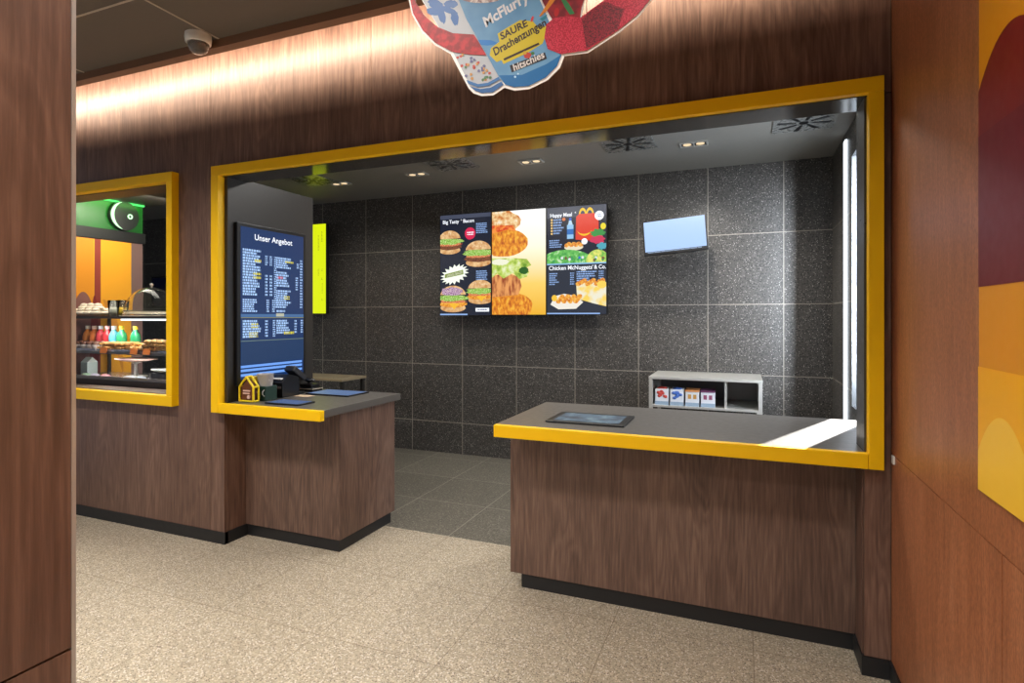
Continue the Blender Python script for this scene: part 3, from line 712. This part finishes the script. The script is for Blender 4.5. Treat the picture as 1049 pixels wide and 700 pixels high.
# dark green holder with clear cup of napkins
t = thing('napkin_holder', 'dark green box with a round white knob beside the house-shaped box', 'holder', (-2.80, 2.80, ZC))
MB().box(-2.885, -2.785, 2.742, 2.84, ZC, ZC + .092).build('body', mat((26, 54, 44), .4), t, bevel=.005)
MB().cyl((-2.868, 2.735, ZC + .055), (-2.868, 2.742, ZC + .055), .015).build('badge', WHITE, t)
MB().tube([(-2.795, 2.742, ZC + .03), (-2.795, 2.728, ZC + .045), (-2.795, 2.728, ZC + .06), (-2.795, 2.742, ZC + .072)], .003, n=8).build('clip', STEEL, t)
t = thing('clear_tub', 'translucent whitish tub standing on the dark green box', 'tub', (-2.80, 2.80, ZC + .0925))
MB().lathe([(.046, 0), (.057, .072), (.059, .075), (.054, .074), (.043, .004)], (-2.835, 2.792, ZC + .0925), sx=1, sy=.8).build('wall', mat((206, 200, 196), .25, trans=.35), t)
mb = MB()
for k in range(9): mb.blob((-2.835 + random.uniform(-.022, .022), 2.792 + random.uniform(-.014, .014), ZC + .105 + random.uniform(0, .035)), .018, .014, .014, n=8, k=5, jit=.2)
mb.build('contents', mat((110, 96, 110), .6), t)
# receipt printer
t = thing('receipt_printer', 'black receipt printer on the short counter right of the green box', 'printer', (-2.80, 2.97, ZC))
MB().prism([(2.90, ZC), (3.05, ZC), (3.05, ZC + .125), (2.96, ZC + .15), (2.90, ZC + .10)], lambda u, v, d: (d, u, v), -2.925, -2.80).build('body', BLACK, t, bevel=.006)
MB().box(-2.915, -2.81, 2.898, 2.903, ZC + .06, ZC + .075).build('paper_slot', mat((120, 110, 105), .5), t)
MB().box(-2.905, -2.82, 2.905, 2.955, ZC + .118, ZC + .126).build('paper', WHITE, t)
# payment terminal on an arm
t = thing('payment_terminal', 'dark payment terminal raised on a stand in front of the menu board', 'payment terminal', (-2.85, 3.12, ZC))
MB().cyl((-2.875, 3.12, ZC), (-2.875, 3.12, ZC + .012), .045).cyl((-2.875, 3.12, ZC + .012), (-2.875, 3.12, ZC + .11), .012).build('stand', BLACK, t)
rt = Matrix.Rotation(R(-35), 3, 'X')
MB().obox((-2.875, 3.10, ZC + .142), (.085, .14, .04), rt).build('body', DGREY, t, bevel=.008)
MB().obox(Vector((-2.875, 3.10, ZC + .142)) + rt @ Vector((0, .035, .0205)), (.06, .06, .004), rt).build('screen', mat((70, 72, 90), .2), t)
mb = MB()
for i in range(3):
    for j in range(3): mb.obox(Vector((-2.875, 3.10, ZC + .142)) + rt @ Vector((-.023 + .023 * i, -.055 + .02 * j, .021)), (.015, .011, .008), rt)
mb.build('keypad', mat((120, 120, 124), .5), t)
# card reader / flat black device with pale stripe
t = thing('barcode_scanner', 'flat black scanner base with a pale stripe at the back of the short counter', 'scanner', (-2.86, 3.30, ZC))
MB().box(-2.948, -2.81, 3.195, 3.30, ZC, ZC + .03).build('base', BLACK, t, bevel=.005)
MB().box(-2.949, -2.809, 3.194, 3.301, ZC + .018, ZC + .024).build('stripe', mat((180, 170, 150), .4), t)
MB().box(-2.935, -2.83, 3.205, 3.29, ZC + .03, ZC + .052).cyl((-2.885, 3.25, ZC + .052), (-2.885, 3.25, ZC + .07), .014).blob((-2.88, 3.245, ZC + .08), .045, .03, .016).build('scanner_head', BLACK, t, bevel=.004)
# leaflet on counter
tag(MB().box(-2.79, -2.67, 2.99, 3.06, ZC, ZC + .002).build('leaflet', mat((206, 180, 150), .7), org=(-2.73, 3.02, ZC)), 'small beige paper slip lying on the short counter', 'paper slip')

# ------------------------------------------------------------------ guest side: dome camera, hanging promotion sign, wall poster
t = thing('security_camera', 'small white dome security camera at the ceiling edge', 'security camera', (-2.86, 2.325, 3.02))
cx_, cy_ = -2.86, 2.325
MB().lathe([(.068, 3.0195), (.070, 2.998), (.066, 2.972), (.058, 2.968)], (cx_, cy_, 0)).build('housing', WHITE, t)
MB().lathe([(.056, 2.969), (.054, 2.950), (.045, 2.930), (.028, 2.916), (.001, 2.911)], (cx_, cy_, 0)).build('dome', mat((200, 190, 180), .08, trans=.75), t)
MB().blob((cx_, cy_, 2.955), .040, .040, .034, n=16, k=9).cyl((cx_, cy_ - .02, 2.95), (cx_ + .01, cy_ - .042, 2.937), .013).build('lens', BLACK, t)

SGY = 1.70
def sp(px, py): return onY(px, py, SGY)
t = thing('hanging_sign', 'large hanging cardboard cut-out of two dessert cups with red sour tongues', 'hanging sign', (sp(540, 0)[0], SGY, 2.15))
outline = [(416, -14), (419, 2), (422, 15), (431.5, 32), (444.5, 45.5), (461.5, 55.3), (480, 90.5), (485, 95.5), (493.2, 98.3), (505.4, 97.4), (516.5, 89.8), (526.8, 92.8), (542, 91.3), (561, 82), (573.6, 69.4), (578.3, 57.2), (602, 54.2),
           (634.4, 33.2), (654.4, 17), (669, -2), (674, -16), (660, -24), (636, -12), (620, 0), (595.5, 18), (599, 0), (604, -40), (600, -150), (520, -165), (450, -140), (428, -60), (424.5, -30), (432, 0), (447.5, 25.5), (449, 28.2), (436, 17.3), (427, 4.5), (424, -5), (421, -14)]
MB().prism([sp(*p) for p in outline], lambda u, v, d: (u, d, v), SGY, SGY + .003).build('card', mat((255, 252, 248), .6), t)
cv = Canvas(lambda u, v, d: (u, SGY - .0003 - d, v), 1, 1, .00005)
def P(pts, m): cv.poly([sp(*p) for p in pts], m)
def D(c, rough=.45): return mat(c, rough)
def DN(a, b, sc=60):
    k = ('dn', a, b, sc)
    if k in MC: return MC[k]
    m, N, L, bs = new_mat('printed_pattern'); g = N.new('ShaderNodeNewGeometry'); n = N.new('ShaderNodeTexNoise'); n.inputs['Scale'].default_value = sc; n.inputs['Detail'].default_value = 3
    L.new(g.outputs['Position'], n.inputs['Vector']); r = ramp(N, [(.42, a), (.58, b)]); L.new(n.outputs['Fac'], r.inputs[0]); L.new(r.outputs[0], bs.inputs['Base Color']); bs.inputs['Roughness'].default_value = .5
    MC[k] = m; return m
def E(cx, cy, rx, ry, m, n=20, rot=0, jit=0.):
    P([(cx + rx * math.cos(t) * math.cos(R(rot)) * (1 + random.uniform(-jit, jit)) - ry * math.sin(t) * math.sin(R(rot)), cy + rx * math.cos(t) * math.sin(R(rot)) + ry * math.sin(t) * math.cos(R(rot)) * (1 + random.uniform(-jit, jit))) for t in [2 * math.pi * i / n for i in range(n)]], m)
# left cup: white with blue drips and coloured confetti
P([(426, -25), (433, 0), (448.6, 26), (465, 55), (482, 88.6), (487, 93.2), (494, 95.6), (505, 94.8), (516, 87), (500, 50), (472, 4), (466, -20)], D((186, 190, 196)))
for e in ((447, 5, 9, 5, 30), (452, 14, 4, 11, -15), (444, 12, 7, 4, 10), (466, 18, 4, 8, -10), (462, 4, 7, 4, 0), (459, 10, 8, 3, 20)): E(e[0], e[1], e[2], e[3], D((44, 100, 168)), rot=e[4], jit=.15)
for k in range(30):
    x = random.uniform(0, 1); y = random.uniform(56, 82); E(466 + (y - 56) * .5 + x * 26, y, 1.5, 1.5, random.choice([D((196, 80, 70)), D((90, 130, 90)), D((200, 150, 90)), D((110, 110, 150))]), n=8, jit=.3)
P([(478, 82), (490, 86.5), (500, 85), (511, 79), (512.5, 81.5), (501, 88), (490, 89.5), (480, 86)], D((70, 120, 175)))
P([(481.5, 88.6), (492, 91.5), (503, 90), (513.6, 84), (516, 87), (505, 94.8), (494, 95.6), (487, 93.2)], D((60, 105, 160)))
# left red tongue band
P([(417.5, -12), (420.5, 0), (423.4, 14), (433.2, 31), (446, 43.9), (463, 53.2), (480, 56), (498.6, 57), (491, 44), (485.7, 35.7), (464.3, 34.3), (448.6, 27.9), (435.7, 17), (427, 4), (423.5, -5), (420.5, -12)], DN((150, 26, 32), (196, 40, 48), 40))
# right cup
P([(470, 0), (478, 19.8), (497, 53), (511.5, 79.3), (517.8, 86.8), (527, 89.6), (542, 88.4), (559.5, 79.6), (571, 67.6), (575.3, 57), (566, 30), (553, 0), (548, -30), (466, -30)], DN((78, 132, 178), (106, 156, 194), 5))
P([(511.5, 77.5), (517.8, 86.8), (527, 89.6), (542, 88.4), (559.5, 79.6), (571, 67.6), (575.6, 56), (560, 66), (535, 77)], D((32, 108, 168)))
P([(490, 41), (503, 41.5), (513, 45), (500, 47), (493, 46.5)], D((30, 120, 196)))
E(493, -2, 21, 5.5, DN((226, 216, 210), (150, 120, 120), 60))
E(528, 90 - 11, 1.2, 1.2, D((190, 220, 240)), n=8); E(531, 76, 1, 1, D((190, 220, 240)), n=8)
# yellow splash, lettering
P([(503, 50), (502, 57), (509, 64), (514, 62), (516, 66), (540, 55), (556, 45), (559, 38), (566, 26), (551, 28), (546, 22), (533, 21), (521, 28), (510, 35), (512, 43)], D((206, 184, 30)))
def T(txt, px, py, size, m, rot, sx=1, off=.02):
    x, z = sp(px, py); cv.text(txt, x, z, size, m, 'LEFT', rot, off, sx)
K = D((48, 30, 20))
T('McFlurry', 496, 24.5, .050, D((222, 220, 222)), 21, .90, .03)
T('SAURE', 513, 38.5, .033, K, 17, 1.0, .03)
T('Drachenzungen', 506, 54.5, .038, K, 20, .80, .03)
P([(516, 60.5), (552, 44), (553, 46), (517, 62.5)], K)
P([(522.5, 67.5), (558.5, 54), (560.5, 60.5), (524.5, 74.5)], D((44, 36, 40))); T('hitschies', 526, 70.5, .033, D((222, 216, 212)), 14.5, .95, .02)
E(541, 57, 4.5, 3, D((190, 60, 50)), rot=-15, jit=.2); E(538, 54.5, 2, 2, D((200, 160, 40)), n=8); E(546, 55, 2, 1.6, D((60, 120, 60)), n=8)
E(545.5, 20, 1.2, 3.2, D((200, 50, 60)), rot=20); P([(553, 20), (561, 15), (560, 19), (556, 22)], D((40, 130, 150)))
# right red tongue and sweets
P([(552, -14), (556, 2), (561, 12), (566, 20), (570, 24), (576, 22), (590, 19), (594.7, 18.7), (596, 8), (598.7, 0), (600, -14)], DN((110, 10, 24), (150, 20, 34), 30))
P([(560, 25.4), (558, 38.7), (561.4, 50.7), (574.7, 56), (577, 55.6), (601.4, 52.2), (633.4, 31.4), (653.4, 15.4), (666, 0), (670, -8), (636, -12), (620, 0), (594.7, 18.7), (580, 17), (568, 19)], DN((160, 12, 40), (206, 50, 74), 240))
P([(596, 20), (601, 51), (633, 31), (640, 10), (620, 2), (606, 11)], DN((84, 8, 20), (150, 22, 44), 240))
P([(566, -4), (569.5, 0), (561, 11), (554, 17.5), (552.6, 17), (558, 9)], D((214, 130, 40))); P([(576, -4), (583, 4), (589, 14.5), (584, 15.6), (579, 8), (574, -2)], D((50, 120, 70)))
E(570.5, 13, 2.5, 4.5, D((180, 30, 34)), rot=10)
cv.build('print', t)
for px in (470, 610):
    x, _ = sp(px, -100); MB().cyl((x, SGY + .003, 2.62), (x, SGY + .003, 3.019), .0012, n=6).build('hanging_wire', STEEL, t)

# poster on the right wall
t = thing('wall_poster', 'large yellow poster with dark red rounded shape on the reddish right wall', 'poster', (XR, .9, .998))
PZ0, PZ1, PY1, PY0 = .998, 2.62, 1.719, -.6
MB().box(XR - .004, XR - .0003, PY0, PY1, PZ0, PZ1).build('board', mat((226, 148, 6), .4), t)
cv = Canvas(lambda u, v, d: (XR - .0043 - d, u, v), 1, 1, .0004)
def rw(px, py):
    d = Fv + Rv * ((px - CX) / FPX) + Vector((0, 0, (CY - py) / FPX)); p = d * ((XR - .0043) / d.x); return (p.y, p.z + H)
ya, za = rw(1005, 294); ytop, ztop = rw(1033, 24); _, zc = rw(1005, 376); yl, zl = rw(1027.5, 429); _, zl0 = rw(1005, 463)
DR = mat((122, 22, 20), .4); DR2 = mat((108, 12, 26), .4)
# red dome: apex at (ytop, ztop), crosses the near edge of the poster at z of (1005, 92)
_, ze = rw(1005, 92)
k = (ztop - ze) / (PY1 - ytop) ** 2
dome = [(PY1, 1.493), (PY1, ze)] + [(PY1 - i * .02, ztop - k * abs(PY1 - i * .02 - ytop) ** 2) for i in range(1, 30)]
dome = [p for p in dome if p[1] > 1.5 or p[0] == PY1]; dome += [(dome[-1][0], 1.493)]
cv.poly(dome, DR); cv.poly([(PY1, 1.493), (PY1, 1.86), (dome[-1][0], 1.86), (dome[-1][0], 1.493)], DR2)
cv.rect(PY0, PZ0, PY1, zc, mat((246, 176, 6), .4))
k2 = (zl - zl0) / (PY1 - yl) ** 2
lo = [(PY1, PZ0)] + [(PY1 - i * .01, zl - k2 * (PY1 - i * .01 - yl) ** 2) for i in range(0, 60)]
lo = [p for i, p in enumerate(lo) if i == 0 or p[1] > PZ0] ; lo += [(lo[-1][0], PZ0)]
cv.poly(lo, mat((250, 198, 60), .4))
cv.build('print', t)
tag(MB().box(XR - .006, XR, 2.56, 2.59, .855, .885).build('wall_clip', WHITE, org=(XR, 2.575, .855)), 'tiny white clip at the joint where the timber walls meet', 'clip')

# ------------------------------------------------------------------ behind the left window
t = thing('wall_lamp', 'round black wall disc with glowing crescent and ring on the green fascia', 'wall lamp', (-4.998, 3.316, 2.30))
c = Vector((-4.998, 3.316, 2.295))
MB().cyl(c, c + Vector((.035, 0, 0)), .125, n=40).build('disc', mat((34, 34, 36), .4), t)
def ringseg(mb, c, r0, r1, a0, a1, th, n=24, off=(0, 0)):
    for i in range(n):
        t0, t1 = R(a0 + (a1 - a0) * i / n), R(a0 + (a1 - a0) * (i + 1) / n)
        q = lambda t, r: (c.x, c.y + r * math.cos(t), c.z + r * math.sin(t))
        f = lambda t: r0 + (r1 - r0) * (1 if a1 - a0 >= 360 else math.sin(math.pi * max(0, min(1, (t - R(a0)) / (R(a1) - R(a0))))))
        v = [q(t0, r0), q(t1, r0), q(t1, f(t1)), q(t0, f(t0))]
        mb.add(v + [(x + th, y, z) for x, y, z in v], [(4, 5, 6, 7), (0, 3, 2, 1), (0, 1, 5, 4), (1, 2, 6, 5), (2, 3, 7, 6), (3, 0, 4, 7)])
mb = MB(); ringseg(mb, c + Vector((.0352, 0, 0)), .118, .092, 100, 260, .004); mb.build('glowing_crescent', emi((190, 255, 190), 2.0), t)
mb = MB(); ringseg(mb, c + Vector((.0352, .045, 0)), .022, .012, 0, 360, .004, 20); mb.build('glowing_ring', emi((190, 255, 190), 2.0), t)

# pastry display case
GLASS = mat((250, 252, 252), .0, name='clear_glass', trans=1.0, spec=.3); GLASS.node_tree.nodes['Principled BSDF'].inputs['IOR'].default_value = 1.12
CASE = mat((46, 38, 36), .4); RAIL = mat((120, 116, 116), .3, .5)
t = thing('display_case', 'glass pastry display case with dark shelves behind the left window', 'display case', (-4.1, 2.97, 0))
cx0, cx1, cy0, cy1 = -4.98, -3.47, 2.80, 3.20
MB().box(cx0, cx1, cy0, cy1, 0, .95).build('base', CASE, t); MB().box(cx0 + .01, cx1 - .01, cy0 + .012, cy1 - .005, .95, .955).build('deck', mat((190, 190, 194), .25, .6), t)
MB().box(cx0, cx1, cy0, cy1, 1.405, 1.422).build('top_shelf', CASE, t)
MB().box(cx0, cx1, cy0, cy1, 1.150, 1.162).box(cx0, cx1, cy0 - .002, cy0 + .01, 1.142, 1.164).build('shelf', RAIL, t)
MB().box(cx0, cx1, cy0 - .001, cy0 + .012, .955, .975).build('bottom_rail', RAIL, t)
for x in (cx0, cx1 - .02): MB().box(x, x + .02, cy1 - .02, cy1, .955, 1.405).build('post', CASE, t)
MB().box(-4.25, cx1 - .03, cy0 + .01, cy0 + .03, 1.392, 1.4045).build('light_strip', emi((245, 250, 255), 1.8), t)
MB().box(cx0 + .01, cx1 - .01, cy0 - .004, cy0 - .001, .975, 1.404).build('front_pane', GLASS, t)
area('case_light', (-4.1, 2.9, 1.385), (0, .1, -1), 1.1, .03, 7, (1, .96, .9)); area('case_light', (-4.1, 2.9, 1.135), (0, .1, -1), 1.1, .03, 5, (1, .96, .9))
# croissants / cookies on the shelf
DO = [mat((206, 150, 76), .6, noise=.3), mat((226, 178, 108), .6, noise=.3), mat((184, 124, 62), .6, noise=.3)]
def pastry(name, label, cat, grp, spots, build):
    base = None
    for i, (x, y, z, rz) in enumerate(spots):
        if base is None: base = build(x, y, z); base.rotation_euler = (0, 0, rz); tag(base, label, cat, grp)
        else:
            c = base.copy(); COL.objects.link(c); c.location = (x, y, z); c.rotation_euler = (0, 0, rz)
            if len(c.data.materials): pass
    return base
def croissant(x, y, z):
    mb = MB()
    for k in range(-3, 4):
        a = k * .35; mb.blob((x + .04 * math.sin(a), y + .02 - .04 * math.cos(a) * .6, z + .017), .013, .020 - .0035 * abs(k) * .8, .019 - .003 * abs(k), n=10, k=6, rot=Matrix.Rotation(a, 3, 'Z'))
    return mb.build('croissant', DO[0], org=(x, y, z))
# trays
for x0, x1, lab in ((-4.93, -4.56, 'silver pastry tray at the left end of the upper case shelf'), (-4.54, -4.13, 'silver tray under the pile of croissants on the upper case shelf'), (-4.11, -3.66, 'silver tray under the pile of cookies on the upper case shelf')):
    t = thing('pastry_tray', lab, 'tray', ((x0 + x1) / 2, 2.88, 1.162))
    MB().box(x0, x1, 2.825, 2.94, 1.1622, 1.168).box(x0, x1, 2.82, 2.825, 1.1622, 1.176).box(x0, x1, 2.94, 2.945, 1.1622, 1.18).build('pan', mat((190, 190, 200), .25, .7), t)
rr = random.Random(3)
sp1 = [(-4.50 + .054 * i + .02 * l, 2.855 + .052 * j, 1.169 + .028 * l, rr.uniform(0, 6)) for l in range(2) for i in range(7 - l) for j in range(2)]
pastry('croissant', 'small golden croissant in the pile on the upper case shelf', 'croissant', 'croissants on the upper shelf of the display case', sp1, croissant)
def cookie(x, y, z):
    mb = MB(); mb.blob((x, y, z + .014), .032, .032, .016, n=14, k=6, jit=.06)
    for k in range(8):
        a = rr.uniform(0, 6.28); q = rr.uniform(0, .022); mb.blob((x + q * math.cos(a), y + q * math.sin(a), z + .027), .005, .005, .004, 1, n=6, k=4)
    return mb.build('cookie', [DO[1], mat((110, 66, 36), .6)], org=(x, y, z))
sp2 = [(-4.07 + .064 * i + .025 * l, 2.858 + .055 * j, 1.169 + .027 * l, rr.uniform(0, 6)) for l in range(3) for i in range(6 - l) for j in range(2)]
pastry('cookie', 'round golden cookie in the heap on the upper case shelf', 'cookie', 'cookies on the upper shelf of the display case', sp2, cookie)
def muffin(x, y, z):
    mb = MB(); mb.lathe([(.001, 0), (.02, 0), (.028, .035), (.026, .036)], (x, y, z), n=16, m=1); mb.blob((x, y, z + .04), .030, .026, .022, n=14, k=6, jit=.05)
    return mb.build('muffin', [mat((96, 56, 36), .6), mat((190, 176, 170), .6)], org=(x, y, z))
sp3 = [(-4.875 + .066 * i, 2.855 + .056 * j, 1.169, 0) for i in range(5) for j in range(2)]
pastry('muffin', 'dark chocolate muffin in a pale cup on the upper case shelf', 'muffin', 'muffins at the left of the display case', sp3, muffin)
for x, lab in ((-4.41, 'orange price tag in front of the croissants'), (-4.08, 'left of two orange price tags in front of the cookies'), (-3.945, 'right of two orange price tags in front of the cookies')):
    tag(MB().prism([(2.784, 1.148), (2.788, 1.148), (2.794, 1.19), (2.790, 1.19)], lambda u, v, d: (d, u, v), x - .036, x + .036).build('price_tag', mat((222, 130, 60), .5), org=(x, 2.79, 1.13)), lab, 'price tag')
# lower deck: plates
def plate(x, y, z, rx, ry, col, name, label, cat='plate'):
    mb = MB(); mb.lathe([(.001, .006), (.55, .006), (.75, .012), (1, .022), (1.0, .027), (.74, .018), (.55, .012), (.001, .012)], (x, y, z), n=32, sx=rx, sy=ry)
    o = mb.build(name, mat(col, .3), org=(x, y, z))
    return tag(o, label, cat)
# stand for oval plate
t = thing('cake_stand', 'low stand holding a long pinkish plate inside the case', 'cake stand', (-4.36, 3.0, .955))
MB().lathe([(.08, 0), (.08, .006), (.015, .012), (.012, .10), (.04, .113), (.001, .113)], (-4.36, 3.0, .9555)).build('stem', STEEL, t)
plate(-4.36, 3.0, 1.069, .19, .11, (206, 170, 160), 'serving_plate', 'long pinkish serving plate raised inside the display case')
t = thing('plate_stand', 'short black block under the white plate inside the case', 'stand', (-3.93, 2.93, .955))
MB().box(-4.03, -3.83, 2.88, 2.98, .9555, 1.005).build('block', BLACK, t, bevel=.004)
plate(-3.93, 2.93, 1.0055, .13, .075, (214, 216, 220), 'plate', 'white plate on a black block inside the display case')
def slice_(x, y, z):
    mb = MB(); mb.prism([(-.035, -.03), (.035, -.03), (.035, .03), (-.035, .03)], lambda u, v, d: (x + u, y + v, d), z, z + .05, 1); mb.prism([(-.036, -.031), (.036, -.031), (.036, .031), (-.036, .031)], lambda u, v, d: (x + u, y + v, d), z + .05, z + .066)
    return mb.build('cake_slice', [mat((236, 190, 90), .5), mat((238, 226, 200), .6)], org=(x, y, z))
pastry('cake_slice', 'yellow topped cream cake slice at the right of the lower case deck', 'cake slice', 'cake slices on the lower deck', [(-3.78, 2.88, .9555, 0), (-3.69, 2.88, .9555, .1), (-3.60, 2.89, .9555, 0), (-3.72, 2.99, .9555, .2), (-3.63, 2.99, .9555, 0)], slice_)
def wrapped(x, y, z):
    mb = MB(); mb.blob((x, y, z + .013), .04, .028, .013, n=12, k=6, jit=.08); return mb.build('wrapped_snack', mat((190, 186, 196), .25), org=(x, y, z))
for i, (x, c, lab) in enumerate(((-4.72, (150, 180, 150), 'pale green wrapped snack at the left of the lower deck'), (-4.62, (200, 190, 214), 'pale lilac wrapped snack on the lower deck'), (-4.50, (220, 150, 160), 'pink wrapped snack on the lower deck'), (-4.22, (210, 214, 220), 'silvery wrapped snack on the lower deck'), (-4.10, (180, 190, 204), 'bluish wrapped snack on the lower deck'))):
    o = tag(MB().blob((x, 2.86, .969), .045, .028, .013, n=12, k=6, jit=.08).build('wrapped_snack', mat(c, .25), org=(x, 2.86, .9555)), lab, 'snack')
t = thing('milk_carton', 'small greyish carton at the far left of the lower case deck', 'carton', (-4.80, 2.93, .955))
MB().box(-4.845, -4.765, 2.89, 2.97, .9555, 1.06).build('body', mat((150, 164, 160), .5), t, bevel=.002)
MB().prism([(2.89, 1.06), (2.97, 1.06), (2.93, 1.10)], lambda u, v, d: (d, u, v), -4.845, -4.765).build('gable', mat((190, 200, 196), .5), t)
# drinks on a ledge behind the case
for i, (x, c, c2, lab) in enumerate(((-4.92, (216, 130, 60), (236, 226, 210), 'orange juice bottle with white cap behind the case, leftmost'), (-4.84, (204, 110, 52), (240, 200, 180), 'amber juice bottle behind the case'), (-4.76, (190, 60, 66), (230, 230, 236), 'red juice bottle behind the case'), (-4.68, (180, 50, 54), (200, 150, 150), 'darker red bottle behind the case'), (-4.60, (90, 170, 190), (230, 240, 245), 'light blue bottle behind the case'), (-4.51, (50, 150, 100), (230, 210, 60), 'green bottle with yellow cap behind the case'), (-4.35, (44, 140, 90), (230, 190, 60), 'green bottle standing apart on the right behind the case'))):
    t = thing('juice_bottle', lab, 'bottle', (x, 2.99, 1.162), 'bottles on the rear of the upper shelf')
    MB().lathe([(.001, 0), (.034, 0), (.036, .01), (.036, .10), (.030, .125), (.014, .15), (.014, .16), (.001, .16)], (x, 2.99, 1.1625)).build('bottle', mat(c, .2), t)
    MB().lathe([(.017, .158), (.017, .185), (.001, .185)], (x, 2.99, 1.1625)).build('cap', mat(c2, .4), t)
# on top of the case
ZT = 1.4225
t = thing('glass_cloche', 'clear glass dome with a knob on top of the display case', 'glass dome', (-4.13, 2.96, ZT))
GT = mat((246, 250, 250), .0, name='dome_glass', trans=1.0); GT.node_tree.nodes['Principled BSDF'].inputs['IOR'].default_value = 1.2
pr = [(.18 * math.cos(R(a)), .02 + .20 * math.sin(R(a))) for a in range(0, 91, 9)]
pri = [(.177 * math.cos(R(a)), .02 + .197 * math.sin(R(a))) for a in range(90, -1, -9)]
MB().lathe([(.184, .008), (.184, .02)] + pr[:-1] + [(.002, .22)] + [(.002, .217)] + pri[1:] + [(.180, .008), (.184, .008)], (-4.13, 2.96, ZT), n=40).build('dome', GT, t)
MB().lathe([(.001, .219), (.008, .221), (.006, .228), (.014, .236), (.012, .246), (.001, .250)], (-4.13, 2.96, ZT), n=16).build('knob', mat((220, 222, 220), .1, trans=.6), t)
MB().lathe([(.001, 0), (.20, 0), (.205, .006), (.2, .0075), (.001, .0075)], (-4.13, 2.96, ZT), n=40).build('base_plate', mat((214, 200, 180), .3), t)
for x, cc, lab in ((-4.52, (220, 214, 200), 'left of two clear tumblers on top of the display case'), (-4.41, (232, 190, 60), 'right of two clear tumblers with yellow content on top of the case')):
    t = thing('tumbler', lab, 'tumbler', (x, 2.93, ZT))
    MB().lathe([(.001, .001), (.030, .001), (.037, .125), (.0355, .125), (.0285, .006), (.001, .006)], (x, 2.93, ZT), n=24).build('glass', GT, t)
    MB().lathe([(.001, .007), (.027, .007), (.030, .055), (.001, .056)], (x, 2.93, ZT), n=20).build('contents', mat(cc, .5), t)
def papercup(x, y, z):
    return MB().lathe([(.001, 0), (.026, 0), (.036, .05), (.038, .052), (.001, .054)], (x, y, z), n=16).build('paper_cup', mat((236, 226, 208), .6), org=(x, y, z))
pastry('meringue', '', '', None, [], None) if False else None
def meringue(x, y, z):
    mb = MB(); mb.blob((x, y, z + .02), .042, .042, .02, n=12, k=6, jit=.06); mb.blob((x, y, z + .042), .028, .028, .016, n=10, k=6, jit=.08); return mb.build('meringue', mat((240, 228, 208), .6), org=(x, y, z))
sp4 = [(-4.93 + .085 * i, 2.90 + .08 * j, ZT + .0075, 0) for i in range(4) for j in range(2)] + [(-4.885 + .085 * i, 2.94, ZT + .048, 0) for i in range(3)]
pastry('meringue', 'whitish rounded meringue heaped on top of the display case', 'meringue', 'meringues on top of the display case', sp4, meringue)
tag(MB().box(-4.975, -4.62, 2.85, 3.04, ZT, ZT + .0072).build('serving_board', mat((90, 70, 60), .5), org=(-4.8, 2.95, ZT)), 'dark serving board under the meringues on top of the case', 'board')
t = thing('milk_jug', 'small white jug beside the tumblers on top of the case', 'jug', (-4.60, 2.98, ZT))
MB().lathe([(.001, 0), (.022, 0), (.026, .03), (.018, .06), (.022, .07), (.019, .07), (.016, .06), (.001, .05)], (-4.595, 2.98, ZT), n=18).build('body', WHITE, t)
MB().tube([(-4.575, 2.98, ZT + .055), (-4.56, 2.98, ZT + .045), (-4.562, 2.98, ZT + .025), (-4.572, 2.98, ZT + .018)], .003, n=8).build('handle', WHITE, t)
# dark screen on the tiled wall far behind
t = thing('wall_screen', 'dark blue switched off screen on the tiles seen above the glass dome', 'screen', (-7.0, 5.2, 1.6))
MB().box(-7.25, -6.75, 5.19, YB - .001, 1.55, 1.95).build('housing', BLACK, t, bevel=.003)
MB().box(-7.23, -6.77, 5.187, 5.19, 1.57, 1.93).build('screen', mat((24, 28, 60), .15), t)

# nest the pieces that belong to a part one level deeper
NEST = {'cap': 'bottle', 'knob': 'dome', 'keypad': 'body', 'screen': 'body', 'lid': 'carton', 'picture': 'housing', 'badge': 'body', 'clip': 'body', 'paper_slot': 'body', 'front_print': 'body',
        'contents': 'glass', 'glowing_crescent': 'disc', 'glowing_ring': 'disc', 'lens': 'housing', 'clear_front': 'carton', 'stripe': 'base', 'handle': 'body', 'slots': 'plate', 'lamp': 'recess', 'arm': 'housing'}
for root in [o for o in bpy.data.objects if o.parent is None]:
    kids = list(root.children); by = {}
    for k in kids: by.setdefault(k.name.split('.')[0], k)
    for k in kids:
        tgt = by.get(NEST.get(k.name.split('.')[0], ''))
        if tgt and tgt is not k: k.parent = tgt
